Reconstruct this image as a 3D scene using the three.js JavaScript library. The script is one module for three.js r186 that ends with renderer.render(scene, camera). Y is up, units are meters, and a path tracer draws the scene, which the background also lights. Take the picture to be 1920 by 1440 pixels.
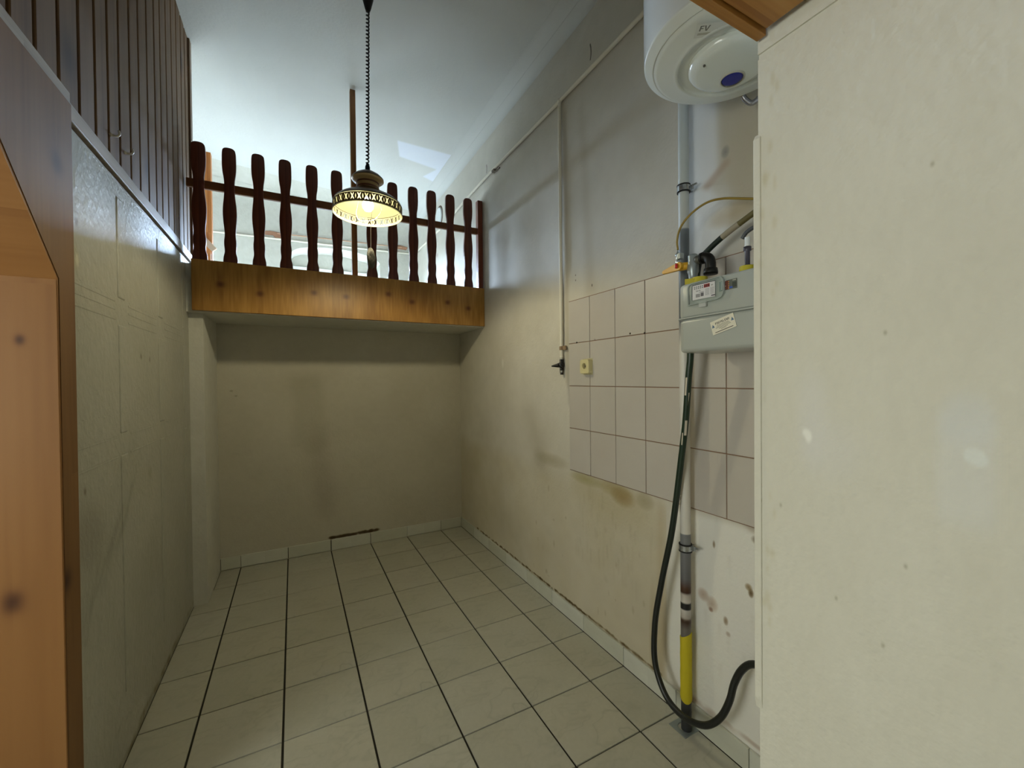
import * as THREE from 'three';
import { mergeGeometries, toCreasedNormals } from 'three/addons/utils/BufferGeometryUtils.js';
import { RoundedBoxGeometry } from 'three/addons/geometries/RoundedBoxGeometry.js';
import { RectAreaLightUniformsLib } from 'three/addons/lights/RectAreaLightUniformsLib.js';

// ---------------------------------------------------------------- camera, sky, lights, exposure
const scene = new THREE.Scene();
const camera = new THREE.PerspectiveCamera(85.84, 4 / 3, 0.02, 60);
camera.position.set(0, 1.469, 0);
camera.rotation.order = 'YXZ';
camera.rotation.set(-0.0111, -0.4873, -0.0098);
scene.add(camera);

const renderer = new THREE.WebGLRenderer({ antialias: true });
renderer.toneMapping = THREE.LinearToneMapping;
renderer.toneMappingExposure = 1.0;
renderer.shadowMap.enabled = true;
renderer.shadowMap.type = THREE.PCFSoftShadowMap;
RectAreaLightUniformsLib.init();

scene.background = new THREE.Color(0.62, 0.8, 1.0);       // pale daylight outside the windows

function areaLight(color, intensity, w, h, pos, target) {
  const l = new THREE.RectAreaLight(color, intensity, w, h);
  l.position.set(...pos); l.lookAt(...target); scene.add(l);
  return l;
}
// daylight of the tall window in the far wall, and of the side room's window on the left
areaLight(new THREE.Color(0.57, 0.75, 1.0), 235, 5.2, 2.0, [-0.2, 3.5, -8.3], [-0.2, 1.9, -5.8]);      // sky in front of the window
areaLight(new THREE.Color(0.66, 0.82, 1.0), 4, 0.94, 0.9, [0.5, 1.45, -5.80], [0.5, 1.45, 0]);       // bright street below it
areaLight(new THREE.Color(1.0, 0.98, 0.92), 5, 0.74, 0.9, [-1.4, 1.45, -5.80], [-1.4, 1.45, 0]);                // second window, left of it
areaLight(new THREE.Color(0.98, 1.0, 0.88), 7.7, 1.1, 1.3, [-2.22, 1.55, -0.4], [0, 1.55, -0.4]);
const LAMP = { x: 0.374, z: -2.36, color: new THREE.Color(1.0, 0.90, 0.58), cd: 1.9 };

// ---------------------------------------------------------------- helpers
let seed = 7;
const rnd = () => { seed = (seed + 0x6d2b79f5) | 0; let t = Math.imul(seed ^ (seed >>> 15), 1 | seed); t = (t + Math.imul(t ^ (t >>> 7), 61 | t)) ^ t; return ((t ^ (t >>> 14)) >>> 0) / 4294967296; };
const R = (a, b) => a + (b - a) * rnd();
const used = new Map();
function numbered(n) { const k = used.get(n) ?? 0; used.set(n, k + 1); return k ? n + '_' + String(k).padStart(3, '0') : n; }
function shade(o) { o.castShadow = true; o.receiveShadow = true; return o; }
function mesh(name, geo, m, parent) {
  const o = shade(new THREE.Mesh(geo, m));
  if (parent) { o.name = name; let i = 0; while (parent.children.some((c) => c.name === o.name)) { i++; o.name = name + '_' + String(i).padStart(3, '0'); } parent.add(o); }
  else { o.name = numbered(name); scene.add(o); }
  return o;
}
function struct(name, geo, m) { const o = mesh(name, geo, m); o.userData.kind = 'structure'; return o; }
function thing(name, label, category, pos = [0, 0, 0], group) {
  const o = new THREE.Group(); o.name = numbered(name); o.position.set(...pos); scene.add(o);
  o.userData = { label, category }; if (group) o.userData.group = group;
  return o;
}
function tag(o, label, category, group) { Object.assign(o.userData, { label, category }); if (group) o.userData.group = group; return o; }
function boxUV(g0) {                                    // uv in metres from the dominant axis
  const g = g0.index ? g0.toNonIndexed() : g0;
  const p = g.attributes.position, n = g.attributes.normal, uv = new Float32Array(p.count * 2);
  for (let i = 0; i < p.count; i++) {
    const ax = Math.abs(n.getX(i)), ay = Math.abs(n.getY(i)), az = Math.abs(n.getZ(i));
    const x = p.getX(i), y = p.getY(i), z = p.getZ(i);
    if (ax >= ay && ax >= az) { uv[2 * i] = z; uv[2 * i + 1] = y; } else if (ay >= az) { uv[2 * i] = x; uv[2 * i + 1] = z; } else { uv[2 * i] = x; uv[2 * i + 1] = y; }
  }
  g.setAttribute('uv', new THREE.BufferAttribute(uv, 2));
  return g;
}
function box(x0, x1, y0, y1, z0, z1) { const g = new THREE.BoxGeometry(x1 - x0, y1 - y0, z1 - z0); g.translate((x0 + x1) / 2, (y0 + y1) / 2, (z0 + z1) / 2); return boxUV(g); }
function rbox(x0, x1, y0, y1, z0, z1, r = 0.003, s = 2) { const g = new RoundedBoxGeometry(x1 - x0, y1 - y0, z1 - z0, s, r); g.translate((x0 + x1) / 2, (y0 + y1) / 2, (z0 + z1) / 2); return boxUV(g); }
function merged(list) { return mergeGeometries(list.map((g) => { const q = g.index ? g.toNonIndexed() : g; for (const k of Object.keys(q.attributes)) if (!['position', 'normal', 'uv'].includes(k)) q.deleteAttribute(k); return q; })); }
function extrude(shape, depth, opts = {}) { return new THREE.ExtrudeGeometry(shape, { depth, bevelEnabled: false, curveSegments: 24, ...opts }); }
function tube(pts, r, seg = 60, rad = 10) { return new THREE.TubeGeometry(new THREE.CatmullRomCurve3(pts.map((p) => new THREE.Vector3(...p)), false, 'centripetal'), seg, r, rad, false); }
function lathe(pts, seg = 40) { return new THREE.LatheGeometry(pts.map((p) => new THREE.Vector2(...p)), seg); }
function poly(pts) { const s = new THREE.Shape(); pts.forEach((p, i) => (i ? s.lineTo(...p) : s.moveTo(...p))); s.closePath(); return s; }
function chamferTile(w, h, t, c, uo = 0, vo = 0) {      // local u = x, v = y, outward = z
  const A = [[-w / 2, -h / 2], [w / 2, -h / 2], [w / 2, h / 2], [-w / 2, h / 2]], B = A.map(([x, y]) => [x - Math.sign(x) * c, y - Math.sign(y) * c]);
  const pos = [], tri = (a, b, d) => pos.push(...a, ...b, ...d);
  for (let i = 0; i < 4; i++) {
    const j = (i + 1) % 4, a0 = [...A[i], 0], a1 = [...A[j], 0], b0 = [...A[i], t - c], b1 = [...A[j], t - c], c0 = [...B[i], t], c1 = [...B[j], t];
    tri(a0, a1, b1); tri(a0, b1, b0); tri(b0, b1, c1); tri(b0, c1, c0);
  }
  tri([...B[0], t], [...B[1], t], [...B[2], t]); tri([...B[0], t], [...B[2], t], [...B[3], t]);
  const g = new THREE.BufferGeometry(); g.setAttribute('position', new THREE.BufferAttribute(new Float32Array(pos), 3)); g.computeVertexNormals();
  const uv = new Float32Array(pos.length / 3 * 2); for (let i = 0; i < pos.length / 3; i++) { uv[2 * i] = pos[3 * i] + uo; uv[2 * i + 1] = pos[3 * i + 1] + vo; }
  g.setAttribute('uv', new THREE.BufferAttribute(uv, 2));
  return g;
}

// ---------------------------------------------------------------- noise and textures
const P = new Uint16Array(65536); for (let i = 0; i < 65536; i++) P[i] = Math.floor(rnd() * 65536);
function vnoise(x, y, per) {
  const xi = Math.floor(x), yi = Math.floor(y), fx = x - xi, fy = y - yi, u = fx * fx * (3 - 2 * fx), v = fy * fy * (3 - 2 * fy);
  const w = (a) => ((a % per) + per) % per, h = (a, b) => P[(P[w(a) & 65535] + w(b) * 131) & 65535] / 65535;
  const a = h(xi, yi), b = h(xi + 1, yi), c = h(xi, yi + 1), d = h(xi + 1, yi + 1);
  return a + (b - a) * u + (c - a) * v + (a - b - c + d) * u * v;
}
function fbm(x, y, per, oct = 4) { let s = 0, a = 0.5, n = 0; for (let i = 0; i < oct; i++) { s += a * vnoise(x + i * 17.3, y + i * 9.1, per); n += a; x *= 2; y *= 2; per *= 2; a *= 0.5; } return s / n; }
function canvas(w, h) { const c = document.createElement('canvas'); c.width = w; c.height = h; return c; }
function tex(c, srgb, sx, sy, ox = 0, oy = 0) {         // sx, sy: metres covered
  const t = new THREE.CanvasTexture(c); t.wrapS = t.wrapT = THREE.RepeatWrapping; if (srgb) t.colorSpace = THREE.SRGBColorSpace;
  t.repeat.set(1 / sx, 1 / sy); t.offset.set(ox, oy); return t;
}
function fill(w, h, f) {
  const c = canvas(w, h), g = c.getContext('2d'), im = g.createImageData(w, h);
  for (let y = 0; y < h; y++) for (let x = 0; x < w; x++) { const v = f(x / w, y / h), i = (y * w + x) * 4; im.data[i] = v[0]; im.data[i + 1] = v[1]; im.data[i + 2] = v[2]; im.data[i + 3] = 255; }
  g.putImageData(im, 0, 0); return c;
}
const grey = (v) => [v, v, v];
const plasterBump = fill(512, 512, (u, v) => grey(255 * (0.6 * fbm(u * 10, v * 10, 10, 3) + 0.4 * fbm(u * 60, v * 60, 60, 3))));
const embossBump = fill(512, 512, (u, v) => grey(255 * Math.pow(fbm(u * 26, v * 20, 26, 4), 1.3)));
const plasterTone = fill(512, 512, (u, v) => { const n = 0.6 * fbm(u * 5, v * 5, 5, 4) + 0.4 * fbm(u * 40, v * 40, 40, 2) - 0.5; return [198 + 20 * n, 196 + 21 * n, 185 + 24 * n]; });
const std = (color, roughness = 0.8, o = {}) => new THREE.MeshStandardMaterial({ color, roughness, ...o });
const phys = (color, roughness, o = {}) => new THREE.MeshPhysicalMaterial({ color, roughness, ...o });
function rough(c, scale, s) { return { bumpMap: tex(c, false, s, s), bumpScale: scale }; }

function woodTex(w, h, lo, mid, hi, knots, alongY = true, freq = 14) {   // knotty pine, grain along v or u
  return fill(w, h, (u, v) => {
    let a = alongY ? u : v, b = alongY ? v : u, d = 0;
    let warp = 0, dark = 0;
    for (const [kx, ky, r] of knots) {
      const dx = alongY ? (u - kx) : (v - ky), dy = alongY ? (v - ky) : (u - kx), asp = alongY ? w / h : h / w;
      const q = Math.hypot(dx * asp, dy * 0.6) / r, q2 = Math.hypot(dx * asp, dy) / r;
      warp += Math.sign(dx) * Math.exp(-q * q * 0.5) * r * 0.35; dark = Math.max(dark, Math.exp(-q2 * q2 * 1.4));
      d = Math.max(d, 0.5 * Math.exp(-q * q * 0.35));
    }
    const s = fbm(a * freq + warp * freq, b * 1.1, 64, 3), f = fbm((a + warp) * freq * 8, b * 5, 256, 2), big = fbm(a * 3, b * 2, 16, 2);
    let t = 0.45 * s + 0.2 * f + 0.35 * big; t = Math.min(1, Math.max(0, (t - 0.3) * 2.2)); t = Math.max(0, t - d * 0.3);
    const c = t < 0.5 ? lo.map((l, i) => l + (mid[i] - l) * t * 2) : mid.map((l, i) => l + (hi[i] - l) * (t - 0.5) * 2);
    return c.map((q, i) => q * (1 - dark * [0.45, 0.55, 0.6][i]));
  });
}

// ---------------------------------------------------------------- dimensions (metres)
const XL = -0.598, XR = 1.481, ZB = -3.9, ZBEAM = -3.285, ZF = -5.565, XP = 0.9, ZP = -0.545, YN = 2.19;
const A = 0.3287, FX = -0.3858, FZ = -1.590;

// ---------------------------------------------------------------- materials of the shell
const mPlaster = std(0xffffff, 0.85, { map: tex(plasterTone, true, 1.3, 1.3), ...rough(plasterBump, 0.0025, 0.7) });
const mEmboss = std(0xdedfd2, 0.45, { map: tex(plasterTone, true, 1.7, 1.7), ...rough(embossBump, 0.0028, 0.45) });
const mGrout = std(new THREE.Color(0.028, 0.026, 0.018), 0.95);
const mWallGrout = std(new THREE.Color(0.26, 0.155, 0.10), 0.95);

// right wall: one painted map over z -5.6 .. -0.4, y 0 .. 3.9
const RW = 2048, RH = 1536, rz = (z) => (z + 5.6) / 5.2 * RW, ry = (y) => (1 - y / 3.9) * RH;
const rightCanvas = fill(RW, RH, (u, v) => {
  const z = -5.6 + u * 5.2, y = 3.9 * (1 - v), n = fbm(u * 16, v * 12, 16, 4) - 0.5, m = fbm(u * 80, v * 60, 80, 2) - 0.5;
  let c = [200 + 16 * n + 6 * m, 195 + 17 * n + 6 * m, 182 + 20 * n + 6 * m];
  
  // creamier, dirtier zone below the tiles and lower wall
  if (y < 0.93 && z < -1.32) { const k = Math.min(1, (0.93 - y) * 8) * (0.4 + 0.6 * fbm(u * 30, v * 22, 30, 3)); c = [c[0] - 8 * k, c[1] - 12 * k, c[2] - 24 * k]; }
  return c;
});
{
  const g = rightCanvas.getContext('2d');
  const blob = (z, y, rx, ryy, col, a) => { g.save(); g.translate(rz(z), ry(y)); g.scale(rx / 5.2 * RW, ryy / 3.9 * RH); const q = g.createRadialGradient(0, 0, 0, 0, 0, 1); q.addColorStop(0, `rgba(${col},${a})`); q.addColorStop(0.6, `rgba(${col},${a * 0.6})`); q.addColorStop(1, `rgba(${col},0)`); g.fillStyle = q; g.beginPath(); g.arc(0, 0, 1, 0, 7); g.fill(); g.restore(); };
  const patch = (pts, col, a, blur = 3) => { g.save(); g.filter = `blur(${blur}px)`; g.fillStyle = `rgba(${col},${a})`; g.beginPath(); pts.forEach(([z, y], i) => (i ? g.lineTo(rz(z), ry(y)) : g.moveTo(rz(z), ry(y)))); g.closePath(); g.fill(); g.restore(); };
  // fresh white paint round the gas pipe and beside it
  patch([[-1.33, 0.11], [-1.31, 0.5], [-1.29, 0.88], [-1.2, 0.9], [-0.4, 0.93], [-0.4, 0]], '232,231,226', 0.85, 4);
  patch([[-1.22, 1.94], [-1.2, 2.6], [-1.06, 2.6], [-1.05, 2.28], [-1.09, 2.22], [-1.0, 2.1], [-1.05, 1.94]], '226,228,228', 0.8, 5);
  patch([[-1.05, 2.62], [-1.04, 2.27], [-0.98, 2.12], [-0.86, 2.02], [-0.4, 2.1], [-0.4, 2.7]], '182,170,140', 0.55, 7);
  blob(-1.0, 2.09, 0.12, 0.05, '165,140,95', 0.5); blob(-1.024, 2.336, 0.02, 0.028, '120,118,115', 0.6);
  patch([[-1.13, 2.24], [-1.02, 2.31], [-1.0, 2.29], [-1.1, 2.22]], '165,135,110', 0.5, 3);
  // old pipe shadows: vertical tan bands
  patch([[-1.93, 3.05], [-1.90, 3.05], [-1.80, 1.95], [-1.88, 1.95]], '172,162,140', 0.5, 9);
  patch([[-2.09, 3.1], [-2.06, 3.1], [-2.05, 1.4], [-2.085, 1.45]], '162,152,132', 0.5, 4);
  patch([[-2.08, 1.55], [-2.03, 1.55], [-2.02, 1.32], [-2.06, 1.30]], '150,146,140', 0.45, 5);
  // smudge on the plain wall, stains and streaks under the tiles
  patch([[-2.62, 1.30], [-2.50, 1.28], [-2.33, 1.0], [-2.32, 0.86], [-2.42, 0.84], [-2.5, 1.0]], '140,130,108', 0.30, 22);
  blob(-2.4, 0.93, 0.1, 0.09, '140,128,106', 0.25); blob(-2.26, 0.94, 0.22, 0.05, '150,140,110', 0.5);
  blob(-1.60, 0.86, 0.1, 0.055, '130,98,46', 0.75); blob(-1.66, 0.89, 0.16, 0.05, '140,120,66', 0.6); blob(-1.9, 0.89, 0.16, 0.04, '138,130,76', 0.6); blob(-1.45, 0.88, 0.07, 0.05, '130,118,84', 0.5);
  patch([[-2.04, 0.92], [-1.40, 0.92], [-1.36, 0.86], [-1.5, 0.70], [-1.75, 0.70], [-2.0, 0.84]], '178,166,130', 0.35, 18);
  for (let i = 0; i < 70; i++) { const z = R(-2.0, -1.4), y = R(0.45, 0.88), l = R(0.03, 0.12); patch([[z, y], [z + 0.004, y], [z + 0.005, y - l], [z + 0.002, y - l]], i % 3 ? '150,136,104' : '128,116,92', R(0.15, 0.45), 2); }
  for (let i = 0; i < 26; i++) blob(R(-2.6, -1.35), R(0.15, 0.75), R(0.004, 0.02), R(0.006, 0.03), '140,124,96', R(0.12, 0.35));
  blob(-1.40, 0.25, 0.03, 0.3, '150,126,86', 0.35); patch([[-1.36, 0.9], [-1.34, 0.9], [-1.33, 0.1], [-1.38, 0.1]], '160,138,98', 0.35, 6);
  blob(-0.929, 0.672, 0.012, 0.02, '86,66,34', 0.95); blob(-0.938, 0.69, 0.016, 0.016, '120,98,60', 0.8); blob(-1.03, 0.517, 0.012, 0.02, '132,110,84', 0.85); blob(-1.02, 0.47, 0.012, 0.012, '150,130,110', 0.6); blob(-1.08, 0.80, 0.007, 0.018, '110,90,62', 0.8);
  blob(-1.13, 0.575, 0.03, 0.03, '176,152,132', 0.8); blob(-1.09, 0.555, 0.03, 0.035, '180,158,138', 0.75); blob(-1.095, 0.53, 0.012, 0.012, '130,96,78', 0.8);
  patch([[-0.97, 0.93], [-0.4, 0.98], [-0.4, 0.86], [-0.93, 0.9]], '150,136,116', 0.5, 3); blob(-0.9, 0.875, 0.03, 0.02, '106,90,66', 0.9);
  for (let i = 0; i < 12; i++) { const z = R(-1.15, -0.85), y = R(0.3, 0.85); patch([[z, y], [z + 0.006, y], [z + 0.004, y - 0.1]], '196,190,180', 0.5, 2); }
  // crumbled dark gap along the top of the skirting
  for (let i = 0; i < 240; i++) { const t = Math.pow(rnd(), 0.8), z = -3.55 + t * 2.2, k = z < -1.9 ? 1 : 0.5; blob(z, 0.098 + R(0, 0.008), R(0.008, 0.03), R(0.004, 0.011), '80,62,30', R(0.4, 0.95) * k); }
  for (let i = 0; i < 40; i++) blob(R(-1.3, -0.6), 0.1 + R(0, 0.02), R(0.02, 0.05), 0.012, '160,136,118', R(0.1, 0.3));
  // little marks
  blob(-1.83, 1.99, 0.006, 0.01, '70,60,50', 0.9); blob(-1.98, 2.08, 0.005, 0.006, '70,60,50', 0.9); blob(-1.98, 2.05, 0.005, 0.006, '70,60,50', 0.9);
  blob(-1.21, 2.19, 0.008, 0.009, '60,54,48', 0.95); blob(-1.21, 2.16, 0.006, 0.007, '60,54,48', 0.95);
  g.strokeStyle = 'rgba(60,54,46,0.8)'; g.lineWidth = 3;
  for (const [z, y, s] of [[-1.83, 3.275, 1], [-3.22, 3.26, 0.8]]) { g.beginPath(); g.moveTo(rz(z), ry(y + 0.05 * s)); g.quadraticCurveTo(rz(z + 0.015), ry(y), rz(z), ry(y - 0.04 * s)); g.stroke(); }
  blob(-4.6, 2.9, 0.05, 0.03, '150,120,110', 0.4); blob(-2.95, 1.6, 0.02, 0.05, '225,222,212', 0.7);
}
const tRight = new THREE.CanvasTexture(rightCanvas); tRight.colorSpace = THREE.SRGBColorSpace; tRight.repeat.set(1 / 5.2, 1 / 3.9); tRight.offset.set(5.6 / 5.2, 0);
const mRight = std(0xffffff, 0.75, { map: tRight, ...rough(plasterBump, 0.0025, 0.7) });

// ---------------------------------------------------------------- shell
{ // floor
  const fl = struct('floor', box(-2.5, 1.75, -0.2, -0.006, -6.0, 2.5), mGrout);
  const toneCanvas = fill(1024, 1024, (u, v) => {
    const n = fbm(u * 8, v * 8, 8, 4), w = fbm(u * 6 + n * 2, v * 22 + n * 3, 64, 3), vein = Math.pow(1 - Math.abs(2 * w - 1), 14), m = fbm(u * 120, v * 120, 120, 2) - 0.5;
    const d = 12 * (n - 0.5) - 17 * vein * fbm(u * 5, v * 5, 5, 2) + 6 * m; return [181 + d, 179 + d, 165 + d];
  });
  const tt = tex(toneCanvas, true, 1.4, 1.4);
  const mt = [0xffffff, 0xfcfcfa, 0xfefdfa, 0xfafaf7].map((c) => std(c, 0.32, { map: tt, ...rough(plasterBump, 0.0004, 0.4) }));
  const cache = new Map();
  const jx = 0.0088, jz = 0.0062;
  for (let k = -6; k < 7; k++) for (let j = -11; j <= 7; j++) {
    let x0 = FX + k * A + jx / 2, x1 = FX + (k + 1) * A - jx / 2, z1 = FZ - (j - 1) * A - jz / 2, z0 = FZ - j * A + jz / 2;
    x1 = Math.min(x1, z0 > -0.7 ? XP - 0.004 : XR - 0.012); if (z0 > -0.7 && z0 < ZP + 0.001 && false) continue;
    z0 = Math.max(z0, ZB + 0.012);
    if (x0 < XL + 0.004 && (z1 < -1.66)) x0 = XL + 0.004;
    if (z1 < -3.36 && x0 < -0.516) x0 = -0.516;
    if (x0 < XL && (z0 < -1.63 || z1 > 0.9)) { if (z0 < -1.63) z0 = -1.625; if (z1 > 0.9) continue; }
    if (x0 < -2.25) x0 = -2.245;
    if (x1 - x0 < 0.015 || z1 - z0 < 0.015) continue;
    const variant = (k * 7 + j * 13 + 400) % 6, w = +(x1 - x0).toFixed(4), h = +(z1 - z0).toFixed(4), key = w + '_' + h + '_' + variant;
    if (!cache.has(key)) cache.set(key, chamferTile(w, h, 0.006, 0.0012, variant * 0.37, variant * 0.61));
    const o = mesh('floor_tile', cache.get(key), mt[(k * 5 + j * 3 + 90) % 4], fl);
    o.position.set((x0 + x1) / 2, -0.006, (z0 + z1) / 2); o.rotation.set(-Math.PI / 2, 0, 0);
  }
}
{ // ceiling: slightly falling towards the right wall, with a patch of fresh paint by the flue
  const c = fill(1024, 1024, (u, v) => { const n = fbm(u * 8, v * 8, 8, 4) - 0.5; return [205 + 14 * n, 205 + 14 * n, 200 + 15 * n]; });
  const g = c.getContext('2d'), X = (x) => (x + 2.6) / 4.4 * 1024, Z = (z) => (1 - (z + 6) / 8.7) * 1024;
  g.filter = 'blur(1px)'; g.fillStyle = 'rgba(226,229,238,0.85)'; g.beginPath();
  [[0.874, -3.846], [1.391, -3.782], [1.44, -4.0], [1.43, -4.4], [1.25, -4.34], [1.33, -4.12], [0.95, -4.1]].forEach(([x, z], i) => (i ? g.lineTo(X(x), Z(z)) : g.moveTo(X(x), Z(z)))); g.fill();
  g.filter = 'none';
  const t = new THREE.CanvasTexture(c); t.colorSpace = THREE.SRGBColorSpace; t.repeat.set(1 / 4.4, 1 / 8.7); t.offset.set(2.6 / 4.4, 6 / 8.7);
  const geo = boxUV(extrude(poly([[-2.6, 3.955], [1.8, 3.592], [1.8, 3.9], [-2.6, 4.25]]), 8.7)); geo.translate(0, 0, -6.0);
  // uv follows x and z on the underside
  const p = geo.attributes.position, n = geo.attributes.normal, uv = geo.attributes.uv;
  for (let i = 0; i < p.count; i++) if (Math.abs(n.getY(i)) > 0.5) uv.setXY(i, p.getX(i), p.getZ(i));
  struct('ceiling', geo, std(0xffffff, 0.9, { map: t, ...rough(plasterBump, 0.002, 0.7) }));
}
const wallRight = (() => { // right wall with a rounded join to the ceiling
  const s = new THREE.Shape(); s.moveTo(XR, -0.1); s.lineTo(XR, 3.72); s.lineTo(1.75, 3.72); s.lineTo(1.75, -0.1); s.closePath();
  const g = extrude(s, 8.2, { curveSegments: 14 }); g.translate(0, 0, -6.0);
  const q = toCreasedNormals(g, 0.7);
  const p = q.attributes.position, uv = new Float32Array(p.count * 2); for (let i = 0; i < p.count; i++) { uv[2 * i] = p.getZ(i); uv[2 * i + 1] = p.getY(i); }
  q.setAttribute('uv', new THREE.BufferAttribute(uv, 2));
  const yc = (x) => 3.955 - 0.0825 * (x + 2.6), cv = new THREE.Shape(), cr = 0.11; cv.moveTo(XR + 0.02, -cr - 0.02); cv.lineTo(XR, -cr - 0.004); cv.absarc(XR - cr, -cr - 0.001, cr, 0, Math.PI * 0.5, false); cv.lineTo(XR - cr, 0.06); cv.lineTo(XR + 0.02, 0.06); cv.closePath();
  const cg = extrude(cv, 8.1, { curveSegments: 16 }); cg.translate(0, 0, -5.95); { const p = cg.attributes.position; for (let i = 0; i < p.count; i++) p.setY(i, p.getY(i) + yc(p.getX(i))); } cg.computeVertexNormals(); struct('trim_3', boxUV(toCreasedNormals(cg, 0.5)), std(0xcdcdc8, 0.9, rough(plasterBump, 0.002, 0.7)));
  const f = new THREE.Shape(); f.moveTo(0.02, -0.32); f.lineTo(0, -0.30); f.absarc(-0.3, -0.30, 0.3, 0, Math.PI * 0.5, false); f.lineTo(-0.3, 0.1); f.lineTo(0.02, 0.1); f.closePath();
  const fg = toCreasedNormals(extrude(f, 3.5, { curveSegments: 16 }), 0.5); fg.rotateY(Math.PI / 2); fg.translate(-1.98, 0, ZF); { const p = fg.attributes.position; for (let i = 0; i < p.count; i++) p.setY(i, p.getY(i) + 3.955 - 0.0825 * (p.getX(i) + 2.6)); } fg.computeVertexNormals(); struct('trim_4', boxUV(toCreasedNormals(fg, 0.5)), mPlaster);
  return struct('wall_right', q, mRight);
})();
{ // wall tiles
  mesh('tile_bedding', box(XR - 0.003, XR + 0.001, 0.918, 1.935, -2.047, -0.56), mWallGrout, wallRight);
  const tone = fill(512, 512, (u, v) => { const n = fbm(u * 6, v * 6, 6, 4) - 0.5; return [194 + 7 * n, 188 + 8 * n, 180 + 9 * n]; });
  const ms = [0xffffff, 0xfdfdfc, 0xfcfbfa].map((c) => std(c, 0.32, { map: tex(tone, true, 0.9, 0.9), ...rough(plasterBump, 0.0005, 0.5) }));
  const W = 0.2066, H = 0.2532, j = 0.0042, cache = new Map();
  const zs = []; for (let i = -1; i < 7; i++) zs.push(-1.846 + i * W);
  for (let c = 0; c < zs.length; c++) for (let r = 0; r < 4; r++) {
    let z0 = c === 0 ? -2.045 : zs[c], z1 = c + 1 < zs.length ? zs[c + 1] : -0.56; z1 = Math.min(z1, -0.56);
    if (z0 > -0.6) continue;
    const y1 = 1.9328 - r * H, y0 = y1 - H, w = +(z1 - z0 - j).toFixed(4), key = w + '_' + ((c + r) % 3);
    if (!cache.has(key)) cache.set(key, chamferTile(w, H - j, 0.005, 0.0012, ((c + r) % 3) * 0.31, ((c * 2 + r) % 3) * 0.27));
    const o = mesh('wall_tile', cache.get(key), ms[(c * 2 + r) % 3], wallRight);
    o.position.set(XR - 0.0015 - R(0, 0.001), (y0 + y1) / 2, (z0 + z1) / 2); o.rotation.y = -Math.PI / 2;
  }
}
{ // old drill holes in the tile joints
  const m = std(new THREE.Color(0.03, 0.02, 0.012), 0.9);
  for (const [y, z, r] of [[1.682, -1.965, 0.007], [1.690, -1.53, 0.0075], [1.683, -1.437, 0.006], [1.685, -1.80, 0.004]]) { const g = new THREE.SphereGeometry(r, 10, 8); g.scale(0.25, 0.8, 1); g.translate(XR - 0.0062, y, z); mesh('drill_hole', g, m, wallRight); }
}
{ // skirting tiles along the right and the back wall
  const tone = fill(256, 256, (u, v) => { const n = fbm(u * 6, v * 10, 8, 4) - 0.5; return [202 + 14 * n, 203 + 14 * n, 192 + 14 * n]; });
  const m = [0xffffff, 0xf4f4ef].map((c) => std(c, 0.35, { map: tex(tone, true, 0.6, 0.6) }));
  const br = struct('baseboard_right', box(XR - 0.002, XR + 0.001, 0, 0.088, ZB, -0.56), mGrout);
  for (let i = -8; i < 8; i++) {
    const z0 = Math.max(FZ + (i - 0) * A, ZB), z1 = Math.min(FZ + (i + 1) * A, -0.56); if (z1 - z0 < 0.02) continue;
    const o = mesh('skirting_tile', chamferTile(z1 - z0 - 0.003, 0.092, 0.010, 0.002, i * 0.2, 0), m[(i + 8) % 2], br);
    o.position.set(XR - 0.001, 0.047, (z0 + z1) / 2); o.rotation.y = -Math.PI / 2;
  }
  const bb = struct('baseboard_back', box(-0.52, XR - 0.012, 0, 0.088, ZB - 0.001, ZB + 0.002), mGrout);
  for (let k = -1; k < 6; k++) {
    const x0 = Math.max(FX + k * A, -0.518), x1 = Math.min(FX + (k + 1) * A, XR - 0.012); if (x1 - x0 < 0.02) continue;
    const o = mesh('skirting_tile', chamferTile(x1 - x0 - (k === 1 || k === 2 ? 0.007 : 0.003), 0.094, 0.010 + (k === 2 || k === 3 ? 0.004 : 0), 0.002, k * 0.3, 0), m[(k + 2) % 2], bb);
    o.position.set((x0 + x1) / 2, 0.048, ZB + 0.001);
  }
}
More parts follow.
